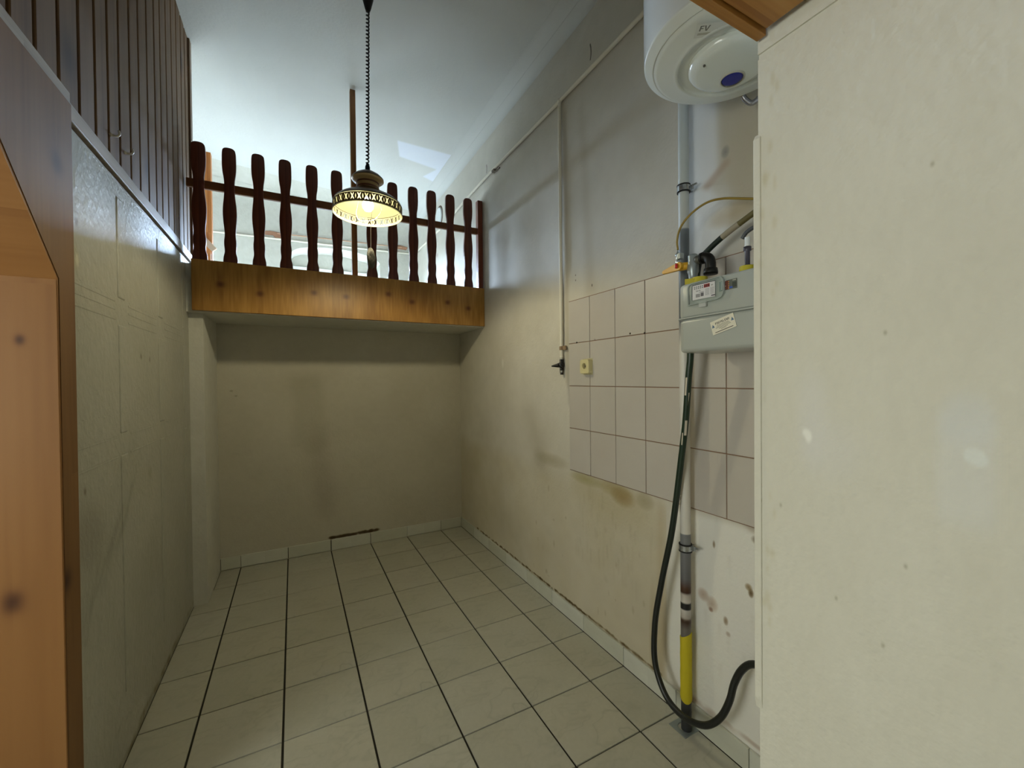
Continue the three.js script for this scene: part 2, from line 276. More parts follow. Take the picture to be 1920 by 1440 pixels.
{ // back wall below the loft, with its smudges
  const c = fill(1024, 1024, (u, v) => { const n = fbm(u * 7, v * 7, 7, 4) - 0.5, m = fbm(u * 60, v * 60, 60, 2) - 0.5; return [188 + 12 * n + 5 * m, 183 + 13 * n + 5 * m, 167 + 15 * n + 5 * m]; });
  const g = c.getContext('2d'), X = (x) => (x + 0.7) / 2.3 * 1024, Y = (y) => (1 - y / 2) * 1024;
  g.filter = 'blur(14px)';
  const pl = (pts, a, col = '110,98,72') => { g.fillStyle = `rgba(${col},${a})`; g.beginPath(); pts.forEach(([x, y], i) => (i ? g.lineTo(X(x), Y(y)) : g.moveTo(X(x), Y(y)))); g.fill(); };
  pl([[-0.02, 1.5], [0.22, 1.52], [0.25, 0.9], [0.12, 0.84], [0.0, 0.95]], 0.13); g.filter = 'blur(24px)'; pl([[0.14, 0.98], [0.21, 0.98], [0.30, 0.5], [0.29, 0.25], [0.18, 0.3], [0.15, 0.6]], 0.26, '120,106,88');
  pl([[-0.1, 1.55], [0.4, 1.58], [0.5, 1.54], [0, 1.5]], 0.14);
  g.filter = 'blur(2px)';
  for (let i = 0; i < 70; i++) { const x = R(0.27, 0.66); g.fillStyle = `rgba(62,46,22,${R(0.5, 0.95)})`; g.beginPath(); g.ellipse(X(x), Y(0.1 + R(0, 0.012) + Math.max(0, x - 0.3) * 0.01), R(4, 12), R(2, 6), 0, 0, 7); g.fill(); }
  for (const [x, y] of [[-0.43, 1.4], [-0.4, 1.36]]) { g.fillStyle = 'rgba(80,70,50,0.6)'; g.beginPath(); g.ellipse(X(x), Y(y), 4, 2, 0, 0, 7); g.fill(); }
  g.filter = 'none';
  const t = new THREE.CanvasTexture(c); t.colorSpace = THREE.SRGBColorSpace; t.repeat.set(1 / 2.3, 1 / 2); t.offset.set(0.7 / 2.3, 0);
  struct('wall_back', box(-0.7, XR + 0.01, -0.05, 1.925, -4.02, ZB), std(0xffffff, 0.85, { map: t, ...rough(plasterBump, 0.0025, 0.7) }));
}
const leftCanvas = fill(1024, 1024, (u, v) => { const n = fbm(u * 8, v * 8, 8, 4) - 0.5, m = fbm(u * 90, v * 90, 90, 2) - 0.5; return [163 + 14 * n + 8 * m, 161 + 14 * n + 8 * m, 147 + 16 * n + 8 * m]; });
{
  const g = leftCanvas.getContext('2d'), X = (z) => (z + 3.95) / 2.3 * 1024, Y = (y) => (1 - y / 2.3) * 1024;
  const line = (z0, y0, z1, y1, w, col, a, bl) => { g.save(); g.filter = `blur(${bl}px)`; g.strokeStyle = `rgba(${col},${a})`; g.lineWidth = w; g.beginPath(); g.moveTo(X(z0), Y(y0)); g.lineTo(X(z1), Y(y1)); g.stroke(); g.restore(); };
  const dot = (z, y, rx, ryy, col, a, bl = 2) => { g.save(); g.filter = `blur(${bl}px)`; g.fillStyle = `rgba(${col},${a})`; g.beginPath(); g.ellipse(X(z), Y(y), rx / 2.3 * 1024, ryy / 2.3 * 1024, 0, 0, 7); g.fill(); g.restore(); };
  for (let i = 0; i < 9; i++) { const z = -1.75 - i * 0.045; line(z, 0.62 + i * 0.035 + R(-0.05, 0.05), z - R(0.1, 0.22), 0.85 + i * 0.03, R(4, 10), '120,116,100', R(0.2, 0.45), 4); }
  dot(-1.84, 0.96, 0.12, 0.1, '128,122,108', 0.5, 16); dot(-2.5, 1.05, 0.02, 0.025, '128,120,92', 0.4, 5);
  for (const [z, y] of [[-2.405, 1.588], [-2.53, 1.58], [-1.82, 1.12], [-1.80, 1.98]]) dot(z, y, 0.007, 0.011, '84,72,52', 0.8);
  dot(-1.78, 1.87, 0.03, 0.045, '150,138,96', 0.45, 6); dot(-1.80, 1.86, 0.012, 0.02, '206,202,178', 0.7, 2);
  for (let i = 0; i < 50; i++) dot(R(-3.64, -3.60), R(0.05, 1.75), 0.006, R(0.01, 0.04), '104,90,52', R(0.15, 0.55), 3);
  dot(-3.63, 0.72, 0.03, 0.035, '108,90,44', 0.8, 5);
  for (let i = 0; i < 60; i++) dot(R(-3.6, -1.75), R(0, 0.03), R(0.01, 0.05), 0.008, '110,96,60', R(0.3, 0.7), 3);
  for (let i = 0; i < 30; i++) { const z = R(-3.3, -1.75), y = R(0.1, 1.1); line(z, y, z + R(-0.03, 0.03), y - R(0.1, 0.4), R(2, 5), i % 2 ? '150,148,130' : '196,196,184', R(0.15, 0.35), 3); }
}
const tLeft = new THREE.CanvasTexture(leftCanvas); tLeft.colorSpace = THREE.SRGBColorSpace; tLeft.repeat.set(1 / 2.3, 1 / 2.3); tLeft.offset.set(3.95 / 2.3, 0); tLeft.wrapS = tLeft.wrapT = THREE.MirroredRepeatWrapping;
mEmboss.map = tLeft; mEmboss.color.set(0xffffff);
{ // left wall: old painted panelling showing through the plaster
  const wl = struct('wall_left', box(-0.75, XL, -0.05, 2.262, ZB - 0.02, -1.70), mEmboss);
  const st = (z0, z1, y0, y1, t = 0.0035) => mesh('panel_stile', rbox(XL - 0.02, XL + t, y0, y1, z0, z1, 0.0095, 4), mEmboss, wl);
  const rl = (z0, z1, y0, y1, t = 0.004) => mesh('panel_rail', rbox(XL - 0.002, XL + t, y0, y1, z0, z1, 0.0018, 1), mEmboss, wl);
  for (const [a, b] of [[-2.135, -2.215], [-2.675, -2.765], [-3.195, -3.275]]) { st(b, a, 0.25, 1.19); st(b, a, 1.27, 1.70); st(b, a, 1.80, 2.2); }
  for (const [z0, z1] of [[-2.11, -1.74], [-2.65, -2.25], [-3.17, -2.80]]) for (const y of [1.185, 1.262, 1.716, 1.754, 1.786]) rl(z0, z1, y - 0.004, y + 0.004, 0.0012);
  // pilaster in the corner
  struct('wall_pilaster', box(-0.72, -0.52, -0.05, 1.925, ZB - 0.01, -3.37), mPlaster);
  // wall round the doorway, and the side room beyond it
  struct('wall_doorway', box(-0.75, XL, -0.05, 2.262, 0.9, 2.35), mPlaster);
  struct('wall_lintel', box(-0.75, XL - 0.022, 2.11, 2.262, -1.72, 0.92), mPlaster);
  struct('wall_side_room_back', box(-2.4, -0.605, -0.05, 2.5, -1.80, -1.665), mPlaster);
  struct('wall_side_room_front', box(-2.4, -0.70, -0.05, 2.5, 0.93, 1.05), mPlaster);
  struct('ceiling_side_room', box(-2.4, -0.70, 2.30, 2.45, -1.80, 1.05), mPlaster);
}
{ // rear end of the passage, pier on the right, low ceiling over the camera
  struct('wall_rear', box(-0.9, 1.75, -0.05, 4.0, 2.2, 2.4), mPlaster);
  const c = fill(1024, 1024, (u, v) => { const n = fbm(u * 9, v * 8, 9, 4) - 0.5, m = fbm(u * 70, v * 70, 70, 2) - 0.5; return [221 + 8 * n + 4 * m, 219 + 9 * n + 4 * m, 206 + 11 * n + 4 * m]; });
  const g = c.getContext('2d'), X = (z) => (z + 0.6) / 0.7 * 1024, Y = (y) => (1 - (y - 0.7) / 1.5) * 1024;
  const sp = (z, y, w, h, col, a, bl) => { g.save(); g.filter = `blur(${bl}px)`; g.fillStyle = `rgba(${col},${a})`; g.beginPath(); g.ellipse(X(z), Y(y), w / 0.7 * 1024, h / 1.5 * 1024, 0, 0, 7); g.fill(); g.restore(); };
  sp(-0.44, 1.39, 0.025, 0.09, '224,224,222', 0.5, 14); sp(-0.41, 1.33, 0.05, 0.05, '222,222,220', 0.4, 16);
  g.save(); g.filter = 'blur(9px)'; g.fillStyle = 'rgba(224,227,224,0.5)'; g.fillRect(X(-0.262), Y(1.40), 0.062 / 0.7 * 1024, 0.16 / 1.5 * 1024); g.restore(); sp(-0.23, 1.40, 0.03, 0.04, '220,224,224', 0.6, 8);
  sp(-0.447, 1.35, 0.006, 0.012, '245,245,238', 1, 2); sp(-0.452, 1.357, 0.006, 0.008, '245,245,238', 1, 2); sp(-0.222, 1.347, 0.011, 0.013, '232,236,232', 1, 2); sp(-0.215, 1.342, 0.008, 0.01, '232,236,232', 1, 2);
  for (const [z, y] of [[-0.268, 1.804], [-0.327, 1.543], [-0.40, 1.05], [-0.33, 1.0], [-0.30, 1.15], [-0.5, 1.2]]) sp(z, y, 0.0025, 0.0035, '150,146,122', 0.5, 1.5);
  for (let i = 0; i < 24; i++) sp(R(-0.54, -0.5), R(0.8, 2.1), R(0.002, 0.006), R(0.004, 0.016), '198,188,158', 0.35, 3);
  const t = new THREE.CanvasTexture(c); t.colorSpace = THREE.SRGBColorSpace; t.repeat.set(1 / 0.7, 1 / 1.5); t.offset.set(0.6 / 0.7, -0.7 / 1.5); t.wrapS = t.wrapT = THREE.MirroredRepeatWrapping;
  const mp = std(0xffffff, 0.8, { map: t, ...rough(plasterBump, 0.003, 0.6) });
  // pier: the face is cut by a shallow groove near the top
  const wp = struct('wall_pier', merged([box(XP, 1.6, -0.05, 2.155, ZP, 2.3), box(XP + 0.004, 1.6, 2.154, 2.168, ZP, 2.3), box(XP, 1.6, 2.167, 3.8, ZP, 2.3)]), mp);
  // uneven plaster skin on its narrow end
  const sh = poly([[0.905, 1.995], [0.899, 1.985], [0.8985, 0.76], [0.902, 0.74], [1.1, 0.74], [1.1, 2.0]]);
  const sk = extrude(sh, 0.012, { bevelEnabled: true, bevelSize: 0.002, bevelThickness: 0.002, bevelSegments: 2 }); sk.translate(0, 0, ZP - 0.008);
  mesh('plaster_skin', boxUV(sk), mp, wp);
  struct('ceiling_passage', box(-0.75, XP + 0.02, YN + 0.03, YN + 0.2, ZP + 0.02, 2.3), mPlaster);
  struct('wall_upper_rear', box(-0.75, XP + 0.02, YN + 0.1, 4.0, 0.3, 0.45), mPlaster);
}
{ // far room
  const s = new THREE.Shape(); s.moveTo(-2.0, -0.1); s.lineTo(1.6, -0.1); s.lineTo(1.6, 4.1); s.lineTo(-2.0, 4.1); s.closePath();
  const h = new THREE.Path(); h.moveTo(-0.005, 0.95); h.lineTo(1.02, 0.95); h.lineTo(1.02, 2.99); h.quadraticCurveTo(0.98, 3.05, 0.86, 3.075); h.quadraticCurveTo(0.5, 3.15, 0.13, 3.075); h.quadraticCurveTo(0.02, 3.05, -0.005, 2.99); h.closePath(); s.holes.push(h); s.holes.push(new THREE.Path().setFromPoints([[-1.8, 0.95], [-1.0, 0.95], [-1.0, 3.0], [-1.8, 3.0]].map((p) => new THREE.Vector2(...p))));
  const g = extrude(s, 0.42); g.translate(0, 0, ZF - 0.42);
  const wf = struct('wall_far', boxUV(g), mPlaster);
  // flat head panel deep in the arch, above the window frame
  struct('wall_window_head', box(-0.05, 1.06, 2.87, 3.2, -5.99, -5.90), mPlaster);
  const wn = new THREE.Group(); wn.name = 'window_1'; wn.userData.kind = 'structure'; scene.add(wn);
  const white = std(0xf2f2ee, 0.4);
  mesh('window_frame', merged([rbox(-0.005, 1.02, 2.84, 2.92, -5.93, -5.86, 0.006), rbox(-0.005, 1.02, 0.95, 1.02, -5.93, -5.86, 0.006), rbox(-0.005, 0.06, 1.0, 2.86, -5.93, -5.86, 0.006), rbox(0.955, 1.02, 1.0, 2.86, -5.93, -5.86, 0.006), rbox(0.475, 0.54, 1.0, 2.86, -5.93, -5.86, 0.006)]), white, wn);
  const glass = phys(0xffffff, 0.02, { transmission: 1, thickness: 0, ior: 1.5 });
  mesh('window_pane', box(0.05, 0.485, 1.01, 2.85, -5.897, -5.893), glass, wn); mesh('window_pane', box(0.53, 0.965, 1.01, 2.85, -5.897, -5.893), glass, wn);
  mesh('window_sill', rbox(-0.005, 1.02, 0.93, 0.96, -5.9, -5.53, 0.005), white, wn);
  const w3 = new THREE.Group(); w3.name = 'window_3'; w3.userData.kind = 'structure'; scene.add(w3);
  mesh('window_frame', merged([rbox(-1.8, -1.0, 2.92, 3.0, -5.93, -5.86, 0.006), rbox(-1.8, -1.0, 0.95, 1.02, -5.93, -5.86, 0.006), rbox(-1.8, -1.735, 1.0, 2.94, -5.93, -5.86, 0.006), rbox(-1.065, -1.0, 1.0, 2.94, -5.93, -5.86, 0.006)]), white, w3);
  mesh('window_pane', box(-1.74, -1.06, 1.01, 2.93, -5.897, -5.893), glass, w3);
  struct('floor_far', box(-1.96, XR + 0.01, -0.04, 0.0, ZF - 0.01, -4.015), std(0xcac8c4, 0.5));
  struct('wall_far_left', box(-2.1, -1.95, -0.05, 4.1, -6.0, -3.4), mPlaster);
  struct('wall_stair', box(-2.1, -0.70, -0.05, 4.1, -3.54, -3.44), mPlaster);
  struct('loft_slab', merged([box(-0.62, XR + 0.01, 1.925, 2.235, -4.08, -3.31), box(-1.96, -0.60, 1.93, 2.234, -4.08, -3.43)]), mPlaster).name = 'floor_loft';
  // side room window on the left
  const s2 = poly([[-1.9, -0.05], [1.05, -0.05], [1.05, 2.5], [-1.9, 2.5]]), h2 = new THREE.Path(); h2.moveTo(-1.0, 0.85); h2.lineTo(0.2, 0.85); h2.lineTo(0.2, 2.25); h2.lineTo(-1.0, 2.25); h2.closePath(); s2.holes.push(h2);
  const g2 = extrude(s2, 0.2); g2.rotateY(-Math.PI / 2); g2.translate(-2.25, 0, 0);
  struct('wall_side_room', boxUV(g2), mPlaster);
  const w2 = new THREE.Group(); w2.name = 'window_2'; w2.userData.kind = 'structure'; scene.add(w2);
  mesh('window_frame', merged([rbox(-2.36, -2.30, 0.85, 0.92, -1.0, 0.2, 0.005), rbox(-2.36, -2.30, 2.18, 2.25, -1.0, 0.2, 0.005), rbox(-2.36, -2.30, 0.9, 2.2, -1.0, -0.94, 0.005), rbox(-2.36, -2.30, 0.9, 2.2, 0.14, 0.2, 0.005)]), white, w2);
  mesh('window_pane', box(-2.332, -2.328, 0.91, 2.19, -0.95, 0.15), glass, w2);
}

// ---------------------------------------------------------------- wood
const pineLo = [150, 100, 46], pineMid = [176, 126, 62], pineHi = [192, 146, 82];
const tPine = tex(woodTex(512, 1024, pineLo, pineMid, pineHi, [[0.3, 0.2, 0.03], [0.7, 0.55, 0.035], [0.25, 0.8, 0.028]], true, 10), true, 0.5, 1.0);
const mPine = std(0xffffff, 0.45, { map: tPine });
const mPineH = std(0xffffff, 0.45, { map: tex(woodTex(1024, 512, pineLo, pineMid, pineHi, [[0.2, 0.3, 0.035], [0.65, 0.7, 0.035]], false, 10), true, 1.0, 0.5) });
{ // loft fascia
  const kn = [[395, 533], [463, 545], [560, 543], [617, 555], [700, 553], [750, 567], [820, 566], [863, 575]].map(([px, py], i) => [[0.075, 0.55], [0.183, 0.42], [0.345, 0.53], [0.45, 0.5], [0.6, 0.64], [0.69, 0.5], [0.835, 0.56], [0.925, 0.45]][i].concat(0.06));
  const c = fill(2048, 328, (u, v) => {
    let d = 0; for (const [kx, ky, r] of kn) { const q = Math.hypot((u - kx) * 6.25, (1 - v - ky)) / (r * 1.1); d = Math.max(d, Math.exp(-q * q)); const q3 = Math.hypot((u - kx) * 6.25 / 0.8, (1 - v - ky) / 4) / (r * 1.1); d = Math.max(d, 0.28 * Math.exp(-q3 * q3)); }
    const s = fbm(u * 24, v * 0.9, 64, 3), f = fbm(u * 190, v * 3, 256, 2), t = Math.min(1, Math.max(0, (0.65 * s + 0.35 * f - 0.3) * 2.3));
    return [142, 98, 36].map((l, i) => (l + ([178, 132, 62][i] - l) * t) * (1 - d * [0.4, 0.52, 0.6][i]));
  });
  const t = new THREE.CanvasTexture(c); t.colorSpace = THREE.SRGBColorSpace; t.repeat.set(1 / 2.045, 1 / 0.328); t.offset.set(0.565 / 2.045, -1.93 / 0.328); t.wrapS = t.wrapT = THREE.RepeatWrapping;
  const o = mesh('fascia_board', rbox(-0.565, XR - 0.002, 1.933, 2.261, ZBEAM - 0.024, ZBEAM, 0.003), std(0xffffff, 0.42, { map: t }));
  tag(o, 'broad honey pine fascia board with a row of knots along the loft edge', 'fascia board');
}
{ // loft railing
  const t = thing('loft_railing', 'dark brown wooden railing with wavy flat balusters on the loft edge', 'railing', [0, 2.262, ZBEAM]);
  const dark = woodTex(256, 1024, [76, 32, 16], [96, 44, 24], [112, 56, 32], [[0.5, 0.3, 0.02]], true, 12);
  const mb = std(0xffffff, 0.4, { map: tex(dark, true, 0.3, 0.9) });
  // half width along the height, 0 foot .. 1 tip
  const prof = [[0, 0.0405], [0.04, 0.0385], [0.085, 0.031], [0.11, 0.0308], [0.15, 0.0335], [0.19, 0.033], [0.23, 0.0295], [0.28, 0.0305], [0.36, 0.036], [0.43, 0.0385], [0.50, 0.036], [0.57, 0.0305], [0.63, 0.0275], [0.69, 0.0275], [0.735, 0.030], [0.78, 0.0355], [0.84, 0.039], [0.93, 0.0385], [0.965, 0.037], [0.985, 0.033], [0.996, 0.022], [1, 0.008]];
  const H = 0.752, s = new THREE.Shape();
  const cr = new THREE.CatmullRomCurve3(prof.map(([h, w]) => new THREE.Vector3(w * 0.93, h * H, 0))).getPoints(70);
  s.moveTo(-cr[0].x, 0); for (const p of cr) s.lineTo(p.x, p.y); for (let i = cr.length - 1; i > 0; i--) s.lineTo(-cr[i].x, cr[i].y); s.closePath();
  const g = toCreasedNormals(extrude(s, 0.018, { bevelEnabled: true, bevelSize: 0.003, bevelThickness: 0.004, bevelSegments: 3 }), 0.6); g.translate(0, 0, -0.030);
  for (const x of [-0.520, -0.355, -0.191, -0.030, 0.138, 0.303, 0.548, 0.706, 0.868, 1.019, 1.179, 1.338]) { const o = mesh('baluster', g, mb, t); o.position.x = x; }
  const mr = std(0xffffff, 0.4, { map: tex(woodTex(512, 64, [98, 58, 24], [122, 74, 34], [140, 88, 42], [], false, 4), true, 1.2, 0.15) });
  mesh('rail', rbox(-0.59, 1.445, 0.470, 0.525, -0.060, -0.036, 0.004), mr, t);
  mesh('end_post', rbox(1.43, 1.474, 0.0, 0.758, -0.062, -0.012, 0.003), std(0xffffff, 0.4, { map: tex(woodTex(128, 512, [92, 38, 16], [112, 52, 22], [130, 62, 28], [], true, 6), true, 0.1, 0.8) }), t);
  const po = mesh('wooden_post', rbox(-0.0195, 0.0195, 0, 1.452, -0.0195, 0.0195, 0.002), std(0xffffff, 0.45, { map: tex(woodTex(128, 512, [116, 70, 28], [140, 90, 40], [158, 104, 50], [], true, 6), true, 0.1, 1.4) }));
  po.position.set(0.43, 2.262 - 0.028, ZBEAM - 0.088); tag(po, 'slim square brown post rising from the loft floor to the ceiling', 'post');
}
{ // upper left: vertical planks above the ledge, and its backing
  const wu = struct('wall_upper_left', box(-0.70, XL - 0.012, 2.262, 4.05, -3.53, 2.3), std(new THREE.Color(0.075, 0.035, 0.015), 0.8));
  const wc = [0, 1, 2].map((i) => woodTex(256, 1024, [92, 66, 38], [106, 78, 47], [118, 89, 56], i === 1 ? [[0.5, 0.35, 0.05]] : i === 2 ? [[0.45, 0.75, 0.045], [0.6, 0.2, 0.03]] : [], true, 7));
  const wm = wc.map((c) => std(0xffffff, 0.68, { map: tex(c, true, 0.3, 1.7) }));
  const zs = [-1.336, -1.462, -1.578, -1.706, -1.84, -1.966, -2.083, -2.199, -2.325, -2.447, -2.575, -2.701, -2.81, -2.93, -3.05, -3.17, -3.29, -3.395, -3.49];
  for (let z = -1.336 + 0.123; z < 2.2; z += 0.123) zs.unshift(z);
  const cache = new Map();
  for (let i = 0; i + 1 < zs.length; i++) {
    const w = +(zs[i] - zs[i + 1] - 0.017).toFixed(3);
    if (!cache.has(w)) cache.set(w, chamferTile(w, 1.55, 0.013, 0.003, w * 9, 0));
    const o = mesh('cladding_plank', cache.get(w), wm[i % 3], wu);
    o.position.set(XL - 0.013, 2.30 + 0.775, (zs[i] + zs[i + 1]) / 2); o.rotation.y = Math.PI / 2;
  }
  mesh('corner_strip', rbox(-0.70, XL + 0.012, 2.27, 3.83, -3.545, -3.49, 0.004), std(0xffffff, 0.45, { map: tex(woodTex(128, 512, [92, 70, 46], [116, 90, 62], [130, 104, 74], [], true, 6), true, 0.1, 1.2) }), wu);
  const ml = std(0xffffff, 0.5, { map: tex(woodTex(512, 64, [150, 138, 126], [168, 156, 144], [186, 176, 166], [], false, 3), true, 1.5, 0.12) });
  mesh('ledge_strip', rbox(XL - 0.012, XL + 0.008, 2.276, 2.330, -3.50, -1.745, 0.004), ml, wu);
  mesh('ledge_strip', rbox(XL - 0.012, XL + 0.010, 2.315, 2.355, -1.747, 2.2, 0.004), ml, wu);
  // two screw hooks on the planks
  const hk = std(0xd8d2c4, 0.35);
  for (const [z, y] of [[-2.095, 2.41], [-2.245, 2.415]]) {
    const k = mesh('screw_hook', merged([tube([[0, 0, 0], [0.018, -0.002, 0], [0.026, 0.006, 0.003], [0.024, 0.018, 0.004]], 0.004, 16, 6), new THREE.SphereGeometry(0.007, 8, 6)]), hk);
    k.position.set(XL + 0.002, y, z); tag(k, z > -2.2 ? 'small white hook on the plank cladding, upper one of the pair' : 'small white hook on the plank cladding, nearer the loft railing', 'hook', 'hooks on the cladding');
  }
}
{ // pine doorway surround on the left
  const td = struct('trim_1', (() => {
    const s = poly([[-1.735, 0], [-1.645, 0], [-1.648, 1.77], [-1.36, 2.065], [0.9, 2.065], [0.9, 2.318], [-1.745, 2.318]]);    // (z, y)
    const g = extrude(s, 0.022); g.rotateY(-Math.PI / 2); g.translate(XL + 0.012, 0, 0); return boxUV(g);
  })(), std(0xffffff, 0.62, { map: tex(woodTex(512, 1024, [104, 70, 34], [118, 82, 43], [130, 93, 52], [[0.25, 0.25, 0.03], [0.6, 0.5, 0.02], [0.75, 0.85, 0.03], [0.52, 0.72, 0.012]], true, 6), true, 0.6, 1.2) }));
  const mj = std(0xffffff, 0.5, { map: tex(woodTex(512, 1024, [138, 93, 48], [150, 104, 56], [158, 113, 64], [[0.527, 0.09, 0.009], [0.487, 0.503, 0.02]], true, 5), true, 0.62, 1.75, 0.6, 0) });
  mesh('jamb_board', rbox(-1.05, XL + 0.010, 0, 1.768, -1.668, -1.642, 0.003), mj, td);
  const mjh = std(0xffffff, 0.5, { map: tex(woodTex(1024, 512, [142, 95, 48], [154, 106, 56], [164, 116, 66], [], false, 6), true, 0.9, 0.5) });
  const g = new THREE.BoxGeometry(0.457, 0.42, 0.022); boxUV(g); const o = mesh('gusset_board', boxUV(g), mjh, td);
  o.position.set(-0.8165, 1.917, -1.508); o.rotation.x = Math.PI / 4;
  mesh('head_board', rbox(-1.05, XL + 0.010, 2.065, 2.087, -1.36, 0.9, 0.003), mjh, td);
}
{ // edge of the low ceiling over the camera
  const tf = struct('trim_2', rbox(-0.58, 0.893, YN - 0.0, YN + 0.24, ZP + 0.002, ZP + 0.022, 0.002), mPineH);
  for (let i = 0; i < 8; i++) mesh('soffit_board', rbox(-0.58, 0.885, YN + 0.006, YN + 0.026, ZP + 0.026 + i * 0.12, ZP + 0.026 + i * 0.12 + 0.117, 0.004), mPineH, tf);
}

// ---------------------------------------------------------------- pendant lamp
{
  const L = thing('pendant_lamp', 'rise-and-fall pendant lamp with a pierced brown shade, hanging lit in mid-room', 'lamp', [LAMP.x, 2.375, LAMP.z]);
  const brown = std(new THREE.Color(0.10, 0.06, 0.025), 0.35, { metalness: 0.35 }), tan = std(new THREE.Color(0.50, 0.36, 0.16), 0.4, { metalness: 0.15 }), cream = std(new THREE.Color(0.82, 0.78, 0.50), 0.5), black = std(0x101014, 0.5);
  const rimR = 0.179;
  mesh('shade', lathe([[rimR, 0.050], [0.172, 0.062], [0.150, 0.080], [0.115, 0.098], [0.085, 0.108], [0.068, 0.118], [0.061, 0.13]], 64), brown, L);
  mesh('shade_lining', lathe([[rimR - 0.002, 0.049], [0.170, 0.060], [0.148, 0.078], [0.113, 0.096], [0.083, 0.106], [0.066, 0.116], [0.03, 0.120], [0.0, 0.121]], 64), cream, L);
  { // pierced band: 32 flat cells with star and oval openings
    const N = 32, w = 2 * Math.PI * rimR / N + 0.0006, h = 0.046, parts = [], lin = [];
    const s = poly([[-w / 2, 0], [w / 2, 0], [w / 2, h], [-w / 2, h]]);
    const y0 = 0.008, y1 = 0.042, star = new THREE.Path(), a = 0.0105, m = (y0 + y1) / 2, q = 0.0028;
    star.moveTo(-a, y0); star.lineTo(-q, y0 + 0.003); star.lineTo(0, m - 0.006); star.lineTo(q, y0 + 0.003); star.lineTo(a, y0); star.lineTo(0.004, m); star.lineTo(a, y1); star.lineTo(q, y1 - 0.003); star.lineTo(0, m + 0.006); star.lineTo(-q, y1 - 0.003); star.lineTo(-a, y1); star.lineTo(-0.004, m); star.closePath();
    for (const sg of [-1, 1]) { const o = new THREE.Path(), x = sg * (w / 2 - 0.0006); o.moveTo(x, y0 + 0.002); o.quadraticCurveTo(x - sg * 0.0052, m, x, y1 - 0.002); o.closePath(); s.holes.push(o); }
    s.holes.push(star);
    for (let i = 0; i < N; i++) {
      const th = i / N * Math.PI * 2, g = extrude(s, 0.0008, { curveSegments: 5 }); g.translate(0, 0, rimR * Math.cos(Math.PI / N)); g.rotateY(th); parts.push(g);
      const l = extrude(s, 0.0006, { curveSegments: 5 }); l.translate(0, 0, rimR * Math.cos(Math.PI / N) - 0.0014); l.rotateY(th); lin.push(l);
    }
    mesh('pierced_band', merged(parts), brown, L); mesh('band_lining', merged(lin), cream, L);
    const rim = new THREE.TorusGeometry(rimR, 0.0026, 8, 96); rim.rotateX(Math.PI / 2); mesh('rim', rim, cream, L);
  }
  mesh('neck', lathe([[0.061, 0.128], [0.058, 0.135], [0.057, 0.150], [0.058, 0.165], [0.062, 0.172]], 48), tan, L);
  for (const y of [0.138, 0.165]) { const b = lathe([[0.0595, y - 0.006], [0.0605, y], [0.0595, y + 0.006]], 48); mesh('neck_band', b, std(new THREE.Color(0.13, 0.05, 0.02), 0.4), L); }
  mesh('cap', lathe([[0.058, 0.168], [0.075, 0.176], [0.084, 0.184], [0.082, 0.192], [0.066, 0.207], [0.042, 0.222], [0.018, 0.231], [0, 0.232]], 56), tan, L);
  mesh('cap_top', lathe([[0.0835, 0.1865], [0.083, 0.1925], [0.067, 0.2085], [0.043, 0.2235], [0.018, 0.2325], [0, 0.2335]], 56), brown, L);
  mesh('cord_grip', lathe([[0, 0.225], [0.013, 0.228], [0.013, 0.256], [0.008, 0.272], [0, 0.275]], 20), black, L);
  { const pts = [], y0 = 0.268, y1 = 1.125, pitch = 0.0205, n = (y1 - y0) / pitch; for (let i = 0; i <= n * 12; i++) { const a = i / 12 * Math.PI * 2; pts.push(new THREE.Vector3(0.0065 * Math.cos(a) + 0.012 * (i / (n * 12)), y0 + i / 12 * pitch, 0.0065 * Math.sin(a))); }
    mesh('coiled_cord', new THREE.TubeGeometry(new THREE.CatmullRomCurve3(pts), Math.round(n * 12), 0.0042, 6), black, L); }
  { const g = lathe([[0.010, 1.10], [0.016, 1.115], [0.030, 1.17], [0.034, 1.24], [0.034, 1.318], [0, 1.32]], 28); g.translate(0.013, 0, 0); mesh('ceiling_cup', g, black, L); }
  const bulbM = std(0x000000, 0.5, { emissive: new THREE.Color(1.0, 0.93, 0.70), emissiveIntensity: 16 });
  const bu = mesh('bulb', lathe([[0, 0.016], [0.018, 0.021], [0.028, 0.036], [0.030, 0.052], [0.024, 0.072], [0.014, 0.092], [0.0, 0.094]], 24), bulbM, L);
  mesh('bulb_socket', lathe([[0.0, 0.090], [0.019, 0.091], [0.020, 0.120], [0, 0.121]], 20), std(0xd8d4c0, 0.5), L);
  mesh('wire_loop', tube([[-0.048, 0.09, -0.02], [-0.05, 0.056, -0.024], [-0.058, 0.0, -0.028], [-0.046, -0.030, -0.022], [-0.01, -0.036, -0.004], [0.026, -0.030, 0.014], [0.064, 0.018, 0.034], [0.06, 0.05, 0.031], [0.045, 0.09, 0.025]], 0.0013, 60, 6), std(0xcfc9a0, 0.4), L);
  mesh('wire_knot', new THREE.SphereGeometry(0.005, 10, 8).translate(-0.046, -0.030, -0.022), std(0xf2f2f0, 0.3), L);
  mesh('pull_string', tube([[0.004, 0.0, 0.1], [0.006, -0.06, 0.05], [0.009, -0.13, 0.02], [0.010, -0.195, 0.01]], 0.0012, 30, 6), std(0xd8d2c0, 0.7), L);
